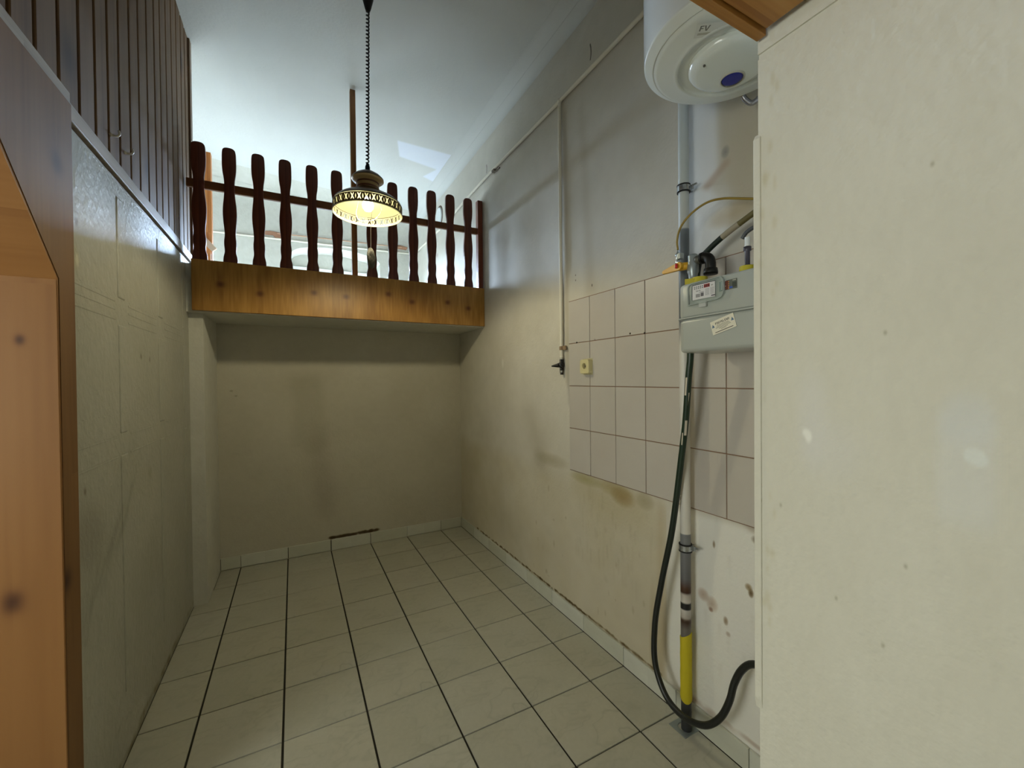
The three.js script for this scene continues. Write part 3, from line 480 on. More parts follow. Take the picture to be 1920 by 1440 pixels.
  { const g = new THREE.IcosahedronGeometry(0.5, 3), p = g.attributes.position; for (let i = 0; i < p.count; i++) { const x = p.getX(i), y = p.getY(i), z = p.getZ(i), n = 0.75 + 0.5 * fbm(x * 3 + 9, y * 3 + z * 4 + 9, 64, 3); p.setXYZ(i, x * 0.046 * n + 0.010 * y * -0.6, y * 0.108 * n, z * 0.022 * n); } g.computeVertexNormals(); g.translate(0.012, -0.237, 0.01);
    mesh('pull_weight', g, std(new THREE.Color(0.07, 0.055, 0.035), 0.6, { bumpMap: tex(plasterBump, false, 0.5, 0.5), bumpScale: 0.003 }), L).userData.label = 'lumpy brown pull weight'; }
  const pl = new THREE.SpotLight(LAMP.color, LAMP.cd, 0, 1.41, 0.2, 2); pl.position.set(LAMP.x, 2.375 + 0.032, LAMP.z); pl.target.position.set(LAMP.x, 0, LAMP.z); scene.add(pl.target); pl.castShadow = true; pl.shadow.radius = 2.2; scene.add(pl);
}

// ---------------------------------------------------------------- water heater
{
  const t = thing('water_heater', 'large white cylindrical water heater hung high on the wall above the gas meter', 'water heater', [1.174, 2.454, -0.795]);
  const white = phys(0xe6eaea, 0.22, { clearcoat: 0.4 }), cap = phys(0xdfe3dd, 0.28), ring = std(0xb9bfc0, 0.4);
  mesh('body', lathe([[0.245, 0.002], [0.2465, 0.02], [0.2465, 0.80], [0.235, 0.84], [0.18, 0.865], [0, 0.87]], 80), white, t);
  mesh('bottom_cover', lathe([[0.245, 0.004], [0.2455, -0.001], [0.243, -0.004], [0.238, -0.007], [0.222, -0.018], [0.219, -0.0185], [0.2175, -0.0165], [0.216, -0.021], [0.205, -0.026], [0.165, -0.034], [0.157, -0.040], [0.148, -0.0415], [0.146, -0.036], [0.142, -0.030], [0.122, -0.033], [0.118, -0.034], [0.05, -0.034], [0, -0.034]], 80), cap, t);
  { const g = lathe([[0.117, -0.032], [0.116, -0.042], [0.108, -0.053], [0.092, -0.060], [0.06, -0.063], [0, -0.064]], 64); mesh('element_cover', g, phys(0xe4e9e2, 0.2, { clearcoat: 0.5 }), t); }
  { const g = lathe([[0, -0.0], [0.026, -0.001], [0.030, 0.002], [0.031, 0.006]], 32); g.scale(1, 1, 1.0); g.rotateY(0.3); g.translate(0.036, -0.066, -0.018); mesh('blue_disc', g, std(new THREE.Color(0.012, 0.02, 0.28), 0.35), t).userData.label = 'dark blue round disc under the heater'; }
  { const g = lathe([[0.031, -0.001], [0.035, -0.0015], [0.037, 0.005]], 32); g.translate(0.036, -0.066, -0.018); mesh('disc_ring', g, std(0xb8b6a8, 0.4), t); }
  mesh('screw', new THREE.SphereGeometry(0.004, 8, 6).translate(-0.085, -0.062, -0.024), std(0x55544e, 0.4), t);
  { // printed mark on the underside
    const c = canvas(256, 160), g = c.getContext('2d'); g.fillStyle = '#dcded8'; g.fillRect(0, 0, 256, 160); g.fillStyle = '#6a6b64'; g.font = 'bold 84px sans-serif'; g.fillText('FV', 20, 84); g.fillText('.', 178, 84); g.fillStyle = '#b2b1a4'; g.fillRect(24, 104, 130, 26);
    const m = std(0xffffff, 0.4, { map: (() => { const q = new THREE.CanvasTexture(c); q.colorSpace = THREE.SRGBColorSpace; return q; })() });
    const g2 = new THREE.PlaneGeometry(0.075, 0.047); g2.rotateX(Math.PI / 2); g2.rotateY(-0.62 + Math.PI / 2 * 0); g2.translate(-0.158, -0.0395, 0.05); const o = mesh('printed_mark', g2, m, t); o.rotation.z = 0.0;
  }
  for (const y of [0.12, 0.62]) mesh('wall_bracket', box(0.20, 0.302, y, y + 0.04, -0.12, 0.12), ring, t);
  mesh('water_inlet', merged([tube([[0.225, -0.005, -0.105], [0.236, -0.02, -0.1], [0.25, -0.032, -0.088], [0.262, -0.012, -0.05], [0.27, 0.02, -0.02]], 0.009, 24, 10)]), std(0xb6b8c4, 0.2, { metalness: 0.9 }), t);
}

// ---------------------------------------------------------------- gas riser pipe
const PX = 1.431, PZ = -1.175;
{
  const t = thing('gas_pipe', 'vertical steel riser pipe with a yellow sleeve near the tiled floor', 'pipe', [PX, 0, PZ]);
  const bands = [[0.004, '#26282b'], [0.127, '#36383a'], [0.13, '#3a3c3e'], [0.40, '#66625f'], [0.43, '#6a635c'], [0.46, '#3b2416'], [0.468, '#564336'], [0.478, '#b0a8a0'], [0.508, '#c4c0ba'], [0.513, '#15161a'], [0.535, '#15161a'], [0.542, '#c8c2bb'], [0.572, '#b8b0a8'], [0.582, '#3a1d10'], [0.60, '#4b3122'], [0.64, '#646468'], [0.815, '#7b7d80'], [0.822, '#7f8184'], [0.826, '#d8d4cc'], [1.6, '#d8d5cd'], [1.70, '#5a6066'], [2.05, '#62696e'], [2.075, '#6d757a'], [2.082, '#c6c9c6'], [2.3, '#c2c8c6'], [3.3, '#c2c8c6']];
  const pos = [], col = []; const g = lathe(bands.map(([y]) => [0.0205, y]), 28); const n = bands.length, cc = bands.map(([, c]) => new THREE.Color(c));
  const ca = new Float32Array(g.attributes.position.count * 3); for (let i = 0; i < g.attributes.position.count; i++) cc[i % n].toArray(ca, i * 3);
  g.setAttribute('color', new THREE.BufferAttribute(ca, 3));
  mesh('riser', g, std(0xffffff, 0.4, { vertexColors: true }), t);
  { const pts = []; for (let i = 0; i <= 10; i++) pts.push([0.0232 + 0.0006 * Math.sin(i * 2.1), 0.128 + i * 0.0272]); const g2 = lathe([[0.0207, 0.126], ...pts, [0.0207, 0.402]], 28); const p = g2.attributes.position; for (let i = 0; i < p.count; i++) { const a = Math.atan2(p.getZ(i), p.getX(i)); if (p.getY(i) > 0.38) p.setY(i, p.getY(i) + 0.012 * Math.sin(a + 0.6)); if (p.getY(i) < 0.14) p.setY(i, p.getY(i) + 0.006 * Math.sin(a * 2)); } g2.computeVertexNormals();
    mesh('yellow_sleeve', g2, std(new THREE.Color(0.56, 0.46, 0.012), 0.75, { bumpMap: tex(plasterBump, false, 1, 1), bumpScale: 0.002 }), t).userData.label = 'crinkled yellow sleeve'; }
  const steel = std(0xb4b8bc, 0.25, { metalness: 0.85 }), rubber = std(0x0c0c0e, 0.7);
  for (const y of [0.765, 2.245]) {
    const c = mesh('pipe_clamp', lathe([[0.0225, y - 0.012], [0.0255, y - 0.012], [0.0255, y + 0.012], [0.0225, y + 0.012]], 32), steel, t);
    mesh('rubber_edge', lathe([[0.0205, y + 0.010], [0.0265, y + 0.011], [0.0265, y + 0.016], [0.0205, y + 0.016]], 32), rubber, c); mesh('rubber_edge', lathe([[0.0205, y - 0.016], [0.0265, y - 0.016], [0.0265, y - 0.011], [0.0205, y - 0.010]], 32), rubber, c);
    mesh('clamp_lug', merged([rbox(0.010, 0.018, y - 0.009, y + 0.009, 0.022, 0.036, 0.002), new THREE.CylinderGeometry(0.004, 0.004, 0.03, 10).rotateX(Math.PI / 2).translate(0.014, y + 0.006, 0.036), new THREE.CylinderGeometry(0.004, 0.004, 0.034, 10).rotateZ(Math.PI / 2).translate(0.036, y, 0)]), steel, c);
  }
  mesh('floor_plate', (() => { const s = poly([[-0.041, -0.041], [0.041, -0.041], [0.041, 0.041], [-0.041, 0.041]]), h = new THREE.Path(); h.absarc(0, 0, 0.0235, 0, Math.PI * 2, true); s.holes.push(h); const q = extrude(s, 0.0025, { bevelEnabled: true, bevelSize: 0.0008, bevelThickness: 0.0006, bevelSegments: 1 }); q.rotateX(-Math.PI / 2); q.translate(-0.001, 0.0006, -0.012); return q; })(), std(0x8e9696, 0.3, { metalness: 0.5 }), t);
}

// ---------------------------------------------------------------- gas meter
const MX = 1.25;
{
  const t = thing('gas_meter', 'pale grey gas meter box with white index plate, fixed over the wall tiles', 'gas meter', [MX, 1.56, -0.89]);
  const grey1 = phys(0xaeb3ae, 0.3, { clearcoat: 0.3 });
  const plan = (e, r) => { const s = new THREE.Shape(), x0 = -e, x1 = 0.205 + e, d = 0.175 + e; s.moveTo(x0 + r, -d); s.lineTo(x1 - r, -d); s.absarc(x1 - r, -d + r, r, -Math.PI / 2, 0); s.lineTo(x1, d - r); s.absarc(x1 - r, d - r, r, 0, Math.PI / 2); s.lineTo(x0 + r, d); s.absarc(x0 + r, d - r, r, Math.PI / 2, Math.PI); s.lineTo(x0, -d + r); s.absarc(x0 + r, -d + r, r, Math.PI, Math.PI * 1.5); return s; };
  const half = (y0, y1, b) => { const g = extrude(plan(-b, 0.030), y1 - y0 - 2 * b, { curveSegments: 8, bevelEnabled: true, bevelSize: b, bevelThickness: b, bevelSegments: 5 }); g.rotateX(-Math.PI / 2); g.translate(0, y0 + b, 0); return toCreasedNormals(g, 0.6); };
  mesh('upper_casing', half(0.1232, 0.246, 0.012), grey1, t);
  mesh('lower_casing', half(0.0, 0.1212, 0.014), grey1, t);
  mesh('seam_flange', (() => { const g = extrude(plan(0.0025, 0.034), 0.003, { curveSegments: 8, bevelEnabled: true, bevelSize: 0.001, bevelThickness: 0.001, bevelSegments: 2 }); g.rotateX(-Math.PI / 2); g.translate(0, 0.1207, 0); return g; })(), grey1, t);
  const face = (name, w, h, c, y, z, rot, x = -0.0012, m = {}) => { const q = new THREE.CanvasTexture(c); q.colorSpace = THREE.SRGBColorSpace; const g = new THREE.BoxGeometry(w, h, 0.001); const o = mesh(name, g, std(0xffffff, 0.4, { map: q, ...m }), t); o.rotation.set(0, -Math.PI / 2, 0); o.rotateZ(rot); o.position.set(x, y, z); return o; };
  { // index plate with counter; u runs along +z
    const c = canvas(512, 300), g = c.getContext('2d'); g.fillStyle = '#e0dce0'; g.fillRect(0, 0, 512, 300); g.fillStyle = '#3c3548'; g.fillRect(0, 0, 12, 300); g.fillRect(0, 0, 512, 12); g.fillRect(430, 262, 82, 20);
    g.font = 'bold 52px sans-serif'; g.fillStyle = '#1b1a20'; for (let i = 0; i < 5; i++) { g.fillRect(52 + i * 44, 40, 24, 52); g.fillStyle = '#e8e6ea'; g.font = 'bold 40px sans-serif'; g.fillText('0', 53 + i * 44, 80); g.fillStyle = '#1b1a20'; }
    g.fillStyle = '#a02026'; g.fillRect(270, 30, 130, 66); g.fillStyle = '#4c0d14'; for (let i = 0; i < 3; i++) g.fillRect(284 + i * 40, 40, 24, 48); g.fillStyle = '#2b2a30'; g.font = 'bold 34px sans-serif'; g.fillText('m³', 430, 84);
    g.font = 'bold 28px sans-serif'; g.fillText('Type G4', 90, 140); g.fillStyle = '#66636c'; g.fillRect(160, 160, 110, 8); g.fillRect(90, 190, 96, 66); g.fillRect(200, 180, 68, 70); g.fillStyle = '#e0dce0'; for (let i = 0; i < 9; i++) g.fillRect(96 + i * 10, 190, 3, 66);
    g.fillStyle = '#9a979e'; for (let i = 0; i < 8; i++) { g.fillRect(300, 120 + i * 17, 90, 7); g.fillRect(410, 116 + i * 17, 80, 7); }
    face('index_plate', 0.090, 0.053, c, 0.2065, -0.0555, 0, -0.0035);
  }
  { // clear moulded cover round the plate, with a tab below
    const s = new THREE.Shape(); s.moveTo(-0.064, -0.042); s.lineTo(0.045, -0.038); s.quadraticCurveTo(0.072, -0.036, 0.074, -0.01); s.lineTo(0.073, 0.02); s.quadraticCurveTo(0.07, 0.036, 0.05, 0.036); s.lineTo(-0.05, 0.034); s.quadraticCurveTo(-0.066, 0.032, -0.066, 0.015); s.closePath();
    const g = extrude(s, 0.006, { bevelEnabled: true, bevelSize: 0.003, bevelThickness: 0.003, bevelSegments: 3, curveSegments: 10 });
    const o = mesh('clear_cover', g, phys(0xfbfdfc, 0.06, { transmission: 1, thickness: 0, ior: 1.45 }), t); o.rotation.y = -Math.PI / 2; o.position.set(-0.0045, 0.205, -0.048);
    const rs = new THREE.Shape(s.getPoints(10)), hole = new THREE.Path(s.getPoints(10).map((p) => new THREE.Vector2(p.x * 0.955, p.y * 0.93)).reverse()); rs.holes.push(hole);
    const rm = mesh('cover_rim', extrude(rs, 0.008), phys(0xc9d0ce, 0.15, { transmission: 0.35, thickness: 0 }), t); rm.rotation.y = -Math.PI / 2; rm.position.set(-0.004, 0.205, -0.048);
    mesh('cover_tab', rbox(-0.011, 0, 0.150, 0.172, -0.070, -0.040, 0.003), phys(0xdde1df, 0.2, { transmission: 0.4, thickness: 0 }), t);
  }
  { const c = canvas(256, 128), g = c.getContext('2d'); g.fillStyle = '#7c837c'; g.fillRect(0, 0, 256, 128); g.fillStyle = '#9db0ae'; g.fillRect(0, 0, 40, 128); g.fillStyle = '#c7d6d4'; g.fillRect(30, 6, 16, 110); g.fillStyle = '#4b4440'; g.fillRect(48, 20, 44, 90); g.fillStyle = '#8c5648'; g.fillRect(92, 8, 44, 116); g.fillStyle = '#5e655e'; g.fillRect(190, 40, 60, 70); g.fillStyle = '#f0b070'; for (let i = 0; i < 4; i++) g.fillRect(132, 16 + i * 28, 16, 16); g.fillStyle = '#4f6fd8'; g.fillRect(148, 92, 46, 24); g.fillStyle = '#d8d8d0'; g.fillRect(194, 8, 50, 12); g.fillRect(70, 30, 12, 40);
    face('hologram_sticker', 0.062, 0.031, c, 0.2085, 0.034, 0, -0.0012, { metalness: 0.5, roughness: 0.25 }); }
  { const c = canvas(512, 280), g = c.getContext('2d'); g.fillStyle = '#e4e0cf'; g.fillRect(0, 0, 512, 280); g.fillStyle = '#1d1d20'; g.font = 'bold 62px sans-serif'; g.textAlign = 'center'; g.fillText('FIGYELEM!', 256, 92); g.fillStyle = '#7d7a70'; for (const [y, w] of [[112, 260], [136, 300], [160, 330], [184, 200], [206, 120]]) g.fillRect(256 - w / 2, y, w, 9); g.fillStyle = '#3a3938'; g.fillRect(60, 238, 392, 14);
    for (const x of [46, 466]) { g.fillStyle = '#5f7f9e'; g.beginPath(); g.moveTo(x - 32, 136); g.lineTo(x + 32, 136); g.lineTo(x, 66); g.fill(); g.fillStyle = '#1d1d20'; g.fillRect(x - 4, 90, 8, 26); }
    face('warning_sticker', 0.086, 0.046, c, 0.083, 0.016, 0.26, -0.0012); }
  { // back bracket to the wall
    mesh('back_plate', rbox(0.19, XR - MX - 0.005, 0.06, 0.20, -0.12, 0.12, 0.004), grey1, t);
  }
  // inlet nipple and the yellow lead-seal tags on both connections
  const brass = std(0x8f876a, 0.35, { metalness: 0.7 });
  mesh('inlet_nipple', new THREE.CylinderGeometry(0.017, 0.019, 0.03, 24).translate(0.06, 0.256, -0.118), brass, t);
  mesh('outlet_nipple', new THREE.CylinderGeometry(0.017, 0.019, 0.03, 24).translate(0.10, 0.252, 0.10), brass, t);
  const seal = std(new THREE.Color(0.52, 0.44, 0.02), 0.6);
  { const g = new THREE.CylinderGeometry(0.026, 0.028, 0.024, 28, 1, true); g.translate(0.06, 0.260, -0.118); const g2 = new THREE.BoxGeometry(0.05, 0.020, 0.002); g2.rotateY(0.5 + Math.PI / 2); g2.translate(0.03, 0.258, -0.126); mesh('seal_tag', merged([g, g2]), seal, t).userData.label = 'yellow plastic seal band'; }
  { const g = new THREE.CylinderGeometry(0.024, 0.026, 0.024, 28, 1, true); g.translate(0.10, 0.268, 0.035); mesh('seal_tag', g, seal, t).userData.label = 'yellow plastic seal band'; const g2 = lathe([[0.008, 0.25], [0.018, 0.252], [0.018, 0.282], [0.008, 0.285], [0.008, 0.33], [0.012, 0.332], [0.012, 0.345], [0, 0.346]], 20); g2.translate(0.10, 0, 0.035); mesh('outlet_union', g2, std(0x4a4852, 0.4, { metalness: 0.4 }), t); mesh('white_plug', new THREE.CylinderGeometry(0.008, 0.008, 0.03, 16).translate(0.10, 0.362, 0.035), std(0xe6e9e8, 0.4), t); }
}
{ // valve with its yellow lever, elbow
  const t = thing('gas_valve', 'grey gas ball valve with a yellow lever above the meter', 'valve', [1.35, 1.80, -1.03]);
  const met = std(0x9aa2a4, 0.35, { metalness: 0.55 }), yl = std(new THREE.Color(0.66, 0.36, 0.02), 0.4), blk = std(0x14130f, 0.45, { metalness: 0.3 });
  mesh('valve_body', merged([lathe([[0, 0.005], [0.017, 0.006], [0.020, 0.012], [0.020, 0.030], [0.015, 0.034], [0.017, 0.05], [0.021, 0.06], [0.021, 0.085], [0.017, 0.098], [0.018, 0.118], [0.016, 0.124], [0, 0.125]], 26).translate(0.0, 0.012, -0.038)]), met, t);
  mesh('lever', (() => { const s = new THREE.Shape(); s.moveTo(0, 0.014); s.absarc(0, 0, 0.014, Math.PI / 2, -Math.PI / 2, true); s.lineTo(-0.085, -0.008); s.quadraticCurveTo(-0.096, -0.003, -0.085, 0.003); s.closePath(); const g = extrude(s, 0.010, { bevelEnabled: true, bevelSize: 0.002, bevelThickness: 0.002, bevelSegments: 2 }); g.rotateY(-Math.PI / 2 - 0.15 + Math.PI); g.rotateY(Math.PI); g.translate(-0.024, 0.098, -0.075); return g; })(), yl, t);
  mesh('lever_hub', new THREE.CylinderGeometry(0.014, 0.016, 0.036, 22).rotateX(Math.PI / 2).rotateY(0.55).translate(-0.012, 0.098, -0.066), yl, t);
  mesh('red_cap', new THREE.CylinderGeometry(0.0085, 0.0095, 0.008, 18).rotateZ(Math.PI / 2).rotateY(-0.75).translate(-0.038, 0.100, -0.084), std(new THREE.Color(0.6, 0.02, 0.02), 0.35), t);
  mesh('side_union', lathe([[0, 0], [0.015, 0.001], [0.016, 0.01], [0.013, 0.013], [0.013, 0.03], [0, 0.031]], 22).rotateX(Math.PI / 2).translate(0, 0.112, -0.024), std(0x6b6a60, 0.4, { metalness: 0.5 }), t);
  mesh('black_elbow', merged([tube([[0, 0.112, 0.0], [0, 0.112, 0.016], [0, 0.104, 0.030], [0, 0.088, 0.036], [0, 0.06, 0.037]], 0.0185, 24, 18), lathe([[0.0, 0.044], [0.024, 0.045], [0.025, 0.052], [0.023, 0.066], [0.0185, 0.067]], 22).translate(0, 0, 0.037), new THREE.CylinderGeometry(0.0215, 0.0215, 0.008, 22).rotateX(Math.PI / 2).translate(0, 0.112, 0.004)]), blk, t).userData.label = 'black malleable iron elbow';
  mesh('test_point', merged([lathe([[0, 0], [0.009, 0.001], [0.009, 0.016], [0.006, 0.018], [0.007, 0.034], [0.010, 0.036], [0.010, 0.042], [0.005, 0.046], [0, 0.062]], 16).translate(-0.0, 0.115, -0.108), rbox(-0.01, 0.012, 0.135, 0.158, -0.104, -0.088, 0.002)]), std(0xb9c2c6, 0.25, { metalness: 0.8 }), t);
}
tag(mesh('gas_hose', tube([[1.395, 1.85, -1.085], [1.395, 1.892, -1.080], [1.395, 1.926, -1.068], [1.395, 1.958, -1.024], [1.395, 1.984, -0.975]], 0.0105, 30, 14), std(new THREE.Color(0.006, 0.016, 0.010), 0.45)), 'short dark green hose rising from the black elbow of the gas valve', 'hose');
{ const o = scene.getObjectByName('gas_hose'); mesh('beige_joint', tube([[1.395, 1.982, -0.978], [1.395, 1.996, -0.947], [1.395, 2.009, -0.913]], 0.0108, 12, 14), std(0x9c917a, 0.6), o).userData.label = 'beige taped joint'; mesh('olive_end', tube([[1.395, 2.008, -0.915], [1.395, 2.029, -0.859], [1.395, 2.08, -0.72], [1.40, 2.12, -0.6]], 0.0102, 16, 14), std(new THREE.Color(0.13, 0.105, 0.03), 0.5), o).userData.label = 'olive brown hose end'; }
tag(mesh('yellow_cable', tube([[1.352, 1.975, -1.139], [1.352, 2.01, -1.143], [1.352, 2.06, -1.125], [1.36, 2.10, -1.08], [1.37, 2.12, -1.02], [1.38, 2.116, -0.97], [1.40, 2.085, -0.88], [1.42, 2.05, -0.78], [1.44, 2.03, -0.62]], 0.0042, 60, 10), std(new THREE.Color(0.30, 0.20, 0.03), 0.45)), 'thin yellowish cable arching from the valve test point over the pipe', 'cable');
tag(mesh('grey_hose', tube([[1.40, 1.955, -0.905], [1.40, 1.972, -0.89], [1.40, 1.985, -0.84], [1.40, 1.98, -0.76], [1.40, 1.93, -0.65]], 0.007, 24, 10), std(0x4c4f52, 0.5)), 'short grey bent hose half hidden behind the plaster pier', 'hose');
{ // green hose looping from the meter to the floor and back up
  const pts = [[1.36, 1.60, -1.088], [1.36, 1.54, -1.09], [1.362, 1.47, -1.10], [1.375, 1.3, -1.125], [1.385, 1.137, -1.156], [1.39, 0.95, -1.188], [1.39, 0.813, -1.212], [1.39, 0.586, -1.266], [1.385, 0.38, -1.300], [1.378, 0.217, -1.290], [1.368, 0.128, -1.222], [1.365, 0.109, -1.135], [1.37, 0.141, -1.042], [1.38, 0.206, -0.985], [1.39, 0.289, -0.953], [1.395, 0.36, -0.938], [1.40, 0.425, -0.912], [1.40, 0.468, -0.875], [1.40, 0.484, -0.82], [1.40, 0.487, -0.7], [1.40, 0.485, -0.57]];
  const g = tube(pts, 0.0125, 160, 14), m = std(0xffffff, 0.38, { vertexColors: true });
  const p = g.attributes.position, ca = new Float32Array(p.count * 3); for (let i = 0; i < p.count; i++) { const y = p.getY(i), k = Math.min(1, Math.max(0, (y - 0.6) / 0.6)), c = [0.010, 0.012 + 0.018 * k, 0.011 + 0.004 * k]; ca.set(c, i * 3); } g.setAttribute('color', new THREE.BufferAttribute(ca, 3));
  const h = tag(mesh('garden_hose', g, m), 'long dark green hose hanging from under the meter and looping near the floor', 'hose');
  for (const [y0, y1, a, s] of [[1.40, 1.47, 2.5, 0.6], [1.36, 1.41, 3.6, 0.5], [1.24, 1.30, 3.3, 0.7], [1.20, 1.25, 2.6, 0.4]]) {
    const zc = (y) => -1.10 + (y - 1.47) * 0.15, xc = (y) => 1.362 + (1.47 - y) * 0.075, mid = (y0 + y1) / 2;
    const f = new THREE.CylinderGeometry(0.0131, 0.0131, y1 - y0, 8, 4, true, a + Math.PI / 2 + 0.4, s); const q = f.attributes.position; for (let i = 0; i < q.count; i++) { const yy = q.getY(i) + mid; q.setXYZ(i, q.getX(i) + xc(yy), yy, q.getZ(i) + zc(yy)); } mesh('paint_flake', f, std(0xc8bfae, 0.7), h);
  }
}

// ---------------------------------------------------------------- surface pipe with drop and tap
{
  const t = thing('wall_pipe', 'cream painted pipe along the upper wall with a drop to a black tap', 'pipe', [0, 0, 0]);
  const m = std(0xe2dccb, 0.5);
  mesh('long_pipe', merged([tube([[XR - 0.014, 3.172, -0.6], [XR - 0.014, 3.172, -2.1], [XR - 0.014, 3.182, -3.3], [XR - 0.014, 3.15, -4.4], [XR - 0.014, 3.17, ZF + 0.014]], 0.011, 80, 10), tube([[XR - 0.014, 3.17, ZF + 0.014], [0.6, 3.15, ZF + 0.014], [-0.8, 3.125, ZF + 0.014], [-1.94, 3.11, ZF + 0.014]], 0.011, 40, 10), new THREE.SphereGeometry(0.0115, 10, 8).translate(XR - 0.014, 3.17, ZF + 0.014)]), m, t);
  mesh('drop_pipe', merged([new THREE.CylinderGeometry(0.0105, 0.0105, 1.58, 14).translate(XR - 0.016, 2.38, -2.108), new THREE.SphereGeometry(0.016, 14, 10).translate(XR - 0.016, 3.168, -2.108)]), m, t);
  mesh('pipe_bracket', merged([lathe([[0.0105, 1.646], [0.0135, 1.648], [0.0135, 1.668], [0.0105, 1.67]], 20).translate(XR - 0.016, 0, -2.108), rbox(XR - 0.018, XR - 0.010, 1.645, 1.672, -2.096, -2.062, 0.002)]), std(new THREE.Color(0.28, 0.19, 0.11), 0.8), t).userData.label = 'rusty pipe bracket';
  mesh('pipe_bracket', merged([rbox(XR - 0.03, XR, 3.155, 3.172, -3.06, -3.02, 0.002), rbox(XR - 0.012, XR, 3.150, 3.165, -3.02, -2.96, 0.002)]), std(0x8a8074, 0.7), t);
  const blk = std(0x0b0b0c, 0.35), tap = mesh('tap', merged([lathe([[0, 1.535], [0.012, 1.536], [0.016, 1.545], [0.016, 1.565], [0.0125, 1.572], [0.0125, 1.590], [0, 1.591]], 20).translate(XR - 0.016, 0, -2.108), lathe([[0, 1.520], [0.0115, 1.521], [0.0125, 1.537], [0, 1.538]], 18).translate(XR - 0.016, 0, -2.108), new THREE.SphereGeometry(0.019, 16, 12).translate(XR - 0.018, 1.555, -2.112)]), blk, t);
  mesh('tap_handle', (() => { const g = new THREE.CylinderGeometry(0.004, 0.016, 0.055, 14); g.rotateZ(Math.PI / 2 + 0.1); g.rotateY(-0.95); g.translate(XR - 0.036, 1.552, -2.143); return g; })(), blk, tap);
  mesh('spout_ring', new THREE.CylinderGeometry(0.0115, 0.0115, 0.012, 18).translate(XR - 0.016, 1.515, -2.108), std(0x8b8a80, 0.4, { metalness: 0.6 }), tap);
  mesh('spout', new THREE.CylinderGeometry(0.009, 0.009, 0.014, 16).translate(XR - 0.016, 1.502, -2.108), std(0x1c100c, 0.6), tap);
  mesh('thread_ring', new THREE.CylinderGeometry(0.0118, 0.0118, 0.010, 18).translate(XR - 0.016, 1.596, -2.108), std(0xb9b5a4, 0.4, { metalness: 0.4 }), t);
}
{ // wall socket
  const t = thing('wall_socket', 'yellowed surface-mounted wall socket on the white wall tiles', 'socket', [XR - 0.006, 1.537, -1.862]);
  const cr = std(0xd6cc9c, 0.4), s = new THREE.Shape(), a = 0.036, r = 0.008; s.moveTo(-a + r, -a); s.lineTo(a - r, -a); s.absarc(a - r, -a + r, r, -Math.PI / 2, 0); s.lineTo(a, a - r); s.absarc(a - r, a - r, r, 0, Math.PI / 2); s.lineTo(-a + r, a); s.absarc(-a + r, a - r, r, Math.PI / 2, Math.PI); s.lineTo(-a, -a + r); s.absarc(-a + r, -a + r, r, Math.PI, Math.PI * 1.5);
  const hole = new THREE.Path(); hole.absarc(-0.002, 0.003, 0.0195, 0, Math.PI * 2, true); s.holes.push(hole);
  const g = extrude(s, 0.024, { bevelEnabled: true, bevelSize: 0.004, bevelThickness: 0.005, bevelSegments: 3, curveSegments: 12 }); g.rotateY(-Math.PI / 2); mesh('cover', g, cr, t);
  mesh('socket_well', new THREE.CylinderGeometry(0.021, 0.021, 0.006, 28).rotateZ(Math.PI / 2).translate(-0.008, 0.003, -0.002), std(0x9a9276, 0.5), t);
  mesh('contact_hole', merged([new THREE.CylinderGeometry(0.003, 0.003, 0.002, 12).rotateZ(Math.PI / 2).translate(-0.0115, 0.003, -0.0115), new THREE.CylinderGeometry(0.003, 0.003, 0.002, 12).rotateZ(Math.PI / 2).translate(-0.0115, 0.003, 0.0075)]), std(0x1c1a15, 0.6), t);
  { const b = new RoundedBoxGeometry(0.006, 0.094, 0.09, 3, 0.003); b.translate(0.001, 0.0, -0.002); mesh('backing_plate', b, std(0xb8b08c, 0.6), t); }
}
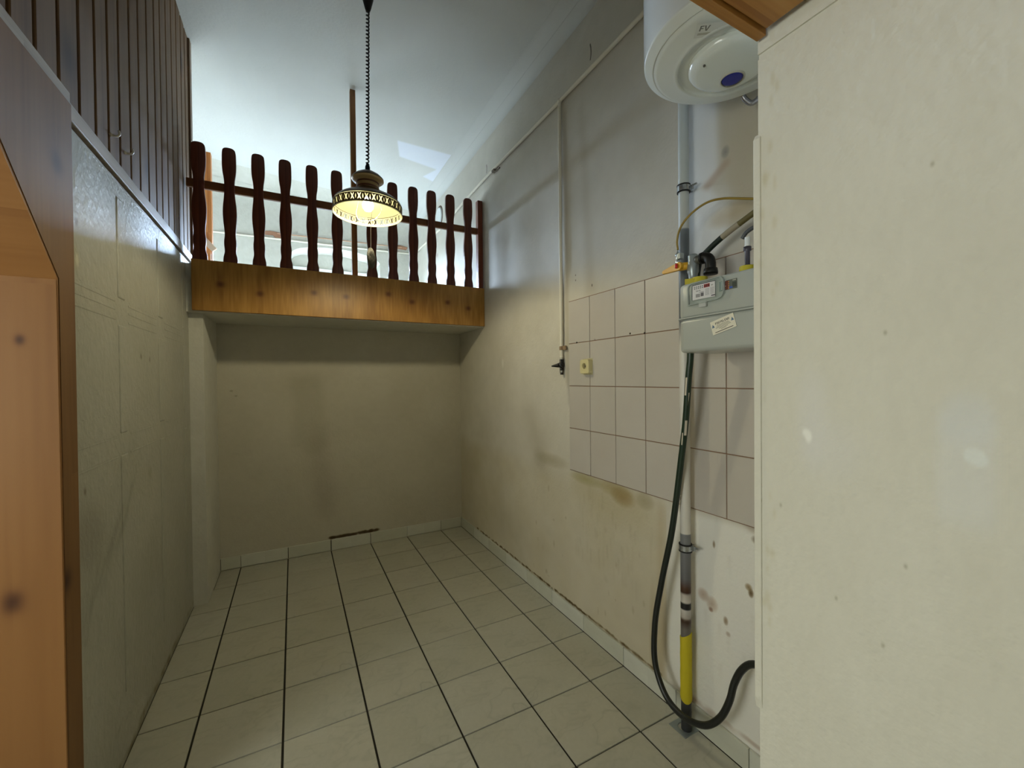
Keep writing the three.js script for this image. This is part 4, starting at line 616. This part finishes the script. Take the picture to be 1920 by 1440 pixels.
{ // flue cover on the right wall in the far room
  const t = thing('flue_cover', 'round white flue cover with a sooty edge on the wall beyond the railing', 'flue cover', [XR, 3.305, -4.50]);
  const g = lathe([[0, 0.010], [0.075, 0.011], [0.092, 0.016], [0.098, 0.012], [0.100, 0.0]], 44); g.rotateZ(Math.PI / 2); mesh('disc', g, std(0xdfe4e2, 0.35), t);
  const r = lathe([[0.099, 0.003], [0.118, 0.004], [0.122, 0.0]], 44); r.rotateZ(Math.PI / 2); mesh('sooty_ring', r, std(new THREE.Color(0.12, 0.09, 0.06), 0.8), t);
}
{ // curtain rail on the far wall
  const t = thing('curtain_rail', 'thin brown curtain rail above the arched window with rough bracket spots', 'curtain rail', [0, 0, ZF]);
  mesh('rail', tube([[-0.14, 3.195, 0.03], [0.5, 3.215, 0.03], [1.3, 3.235, 0.03]], 0.007, 30, 8), std(0xb58e72, 0.5), t);
  const mb = std(new THREE.Color(0.34, 0.17, 0.10), 0.8);
  for (const [x, y, dir] of [[-0.15, 3.19, -1], [1.22, 3.235, 1]]) {
    const s = new THREE.Shape(); s.moveTo(0.07 * dir * -1, -0.055); s.lineTo(0.0, -0.05); s.lineTo(0.03 * dir, -0.012); s.lineTo(0.14 * dir, -0.018); s.lineTo(0.155 * dir, 0.012); s.lineTo(0.06 * dir, 0.026); s.lineTo(-0.04 * dir, 0.018); s.closePath();
    const g = extrude(s, 0.012, { bevelEnabled: true, bevelSize: 0.004, bevelThickness: 0.003, bevelSegments: 2 }); g.translate(x, y, 0); mesh('bracket', g, mb, t);
  }
}
{ // stair railing on the left of the far room
  const t = thing('stair_railing', 'orange pine stair railing behind the loft balusters at the plank wall', 'stair railing', [0, 0, -4.2]);
  const mo = std(0xffffff, 0.45, { map: tex(woodTex(128, 512, [196, 118, 56], [214, 138, 72], [228, 156, 92], [], true, 5), true, 0.12, 0.9) });
  mesh('post', rbox(-0.632, -0.574, 2.0, 3.36, -0.03, 0.03, 0.004), mo, t);
  mesh('post', rbox(-0.716, -0.695, 1.9, 3.06, -0.012, 0.03, 0.003), mo, t);
  mesh('post', rbox(-0.690, -0.676, 1.9, 3.06, -0.05, -0.02, 0.003), mo, t);
  mesh('post', rbox(-0.602, -0.58, 2.0, 2.60, 0.035, 0.06, 0.003), mo, t);
  { const g = new RoundedBoxGeometry(0.30, 0.045, 0.03, 2, 0.004), o = mesh('handrail', boxUV(g), std(0xdcc0a4, 0.4), t); o.position.set(-0.655, 2.665, 0.05); o.rotation.z = -0.84; }
}

renderer.render(scene, camera);
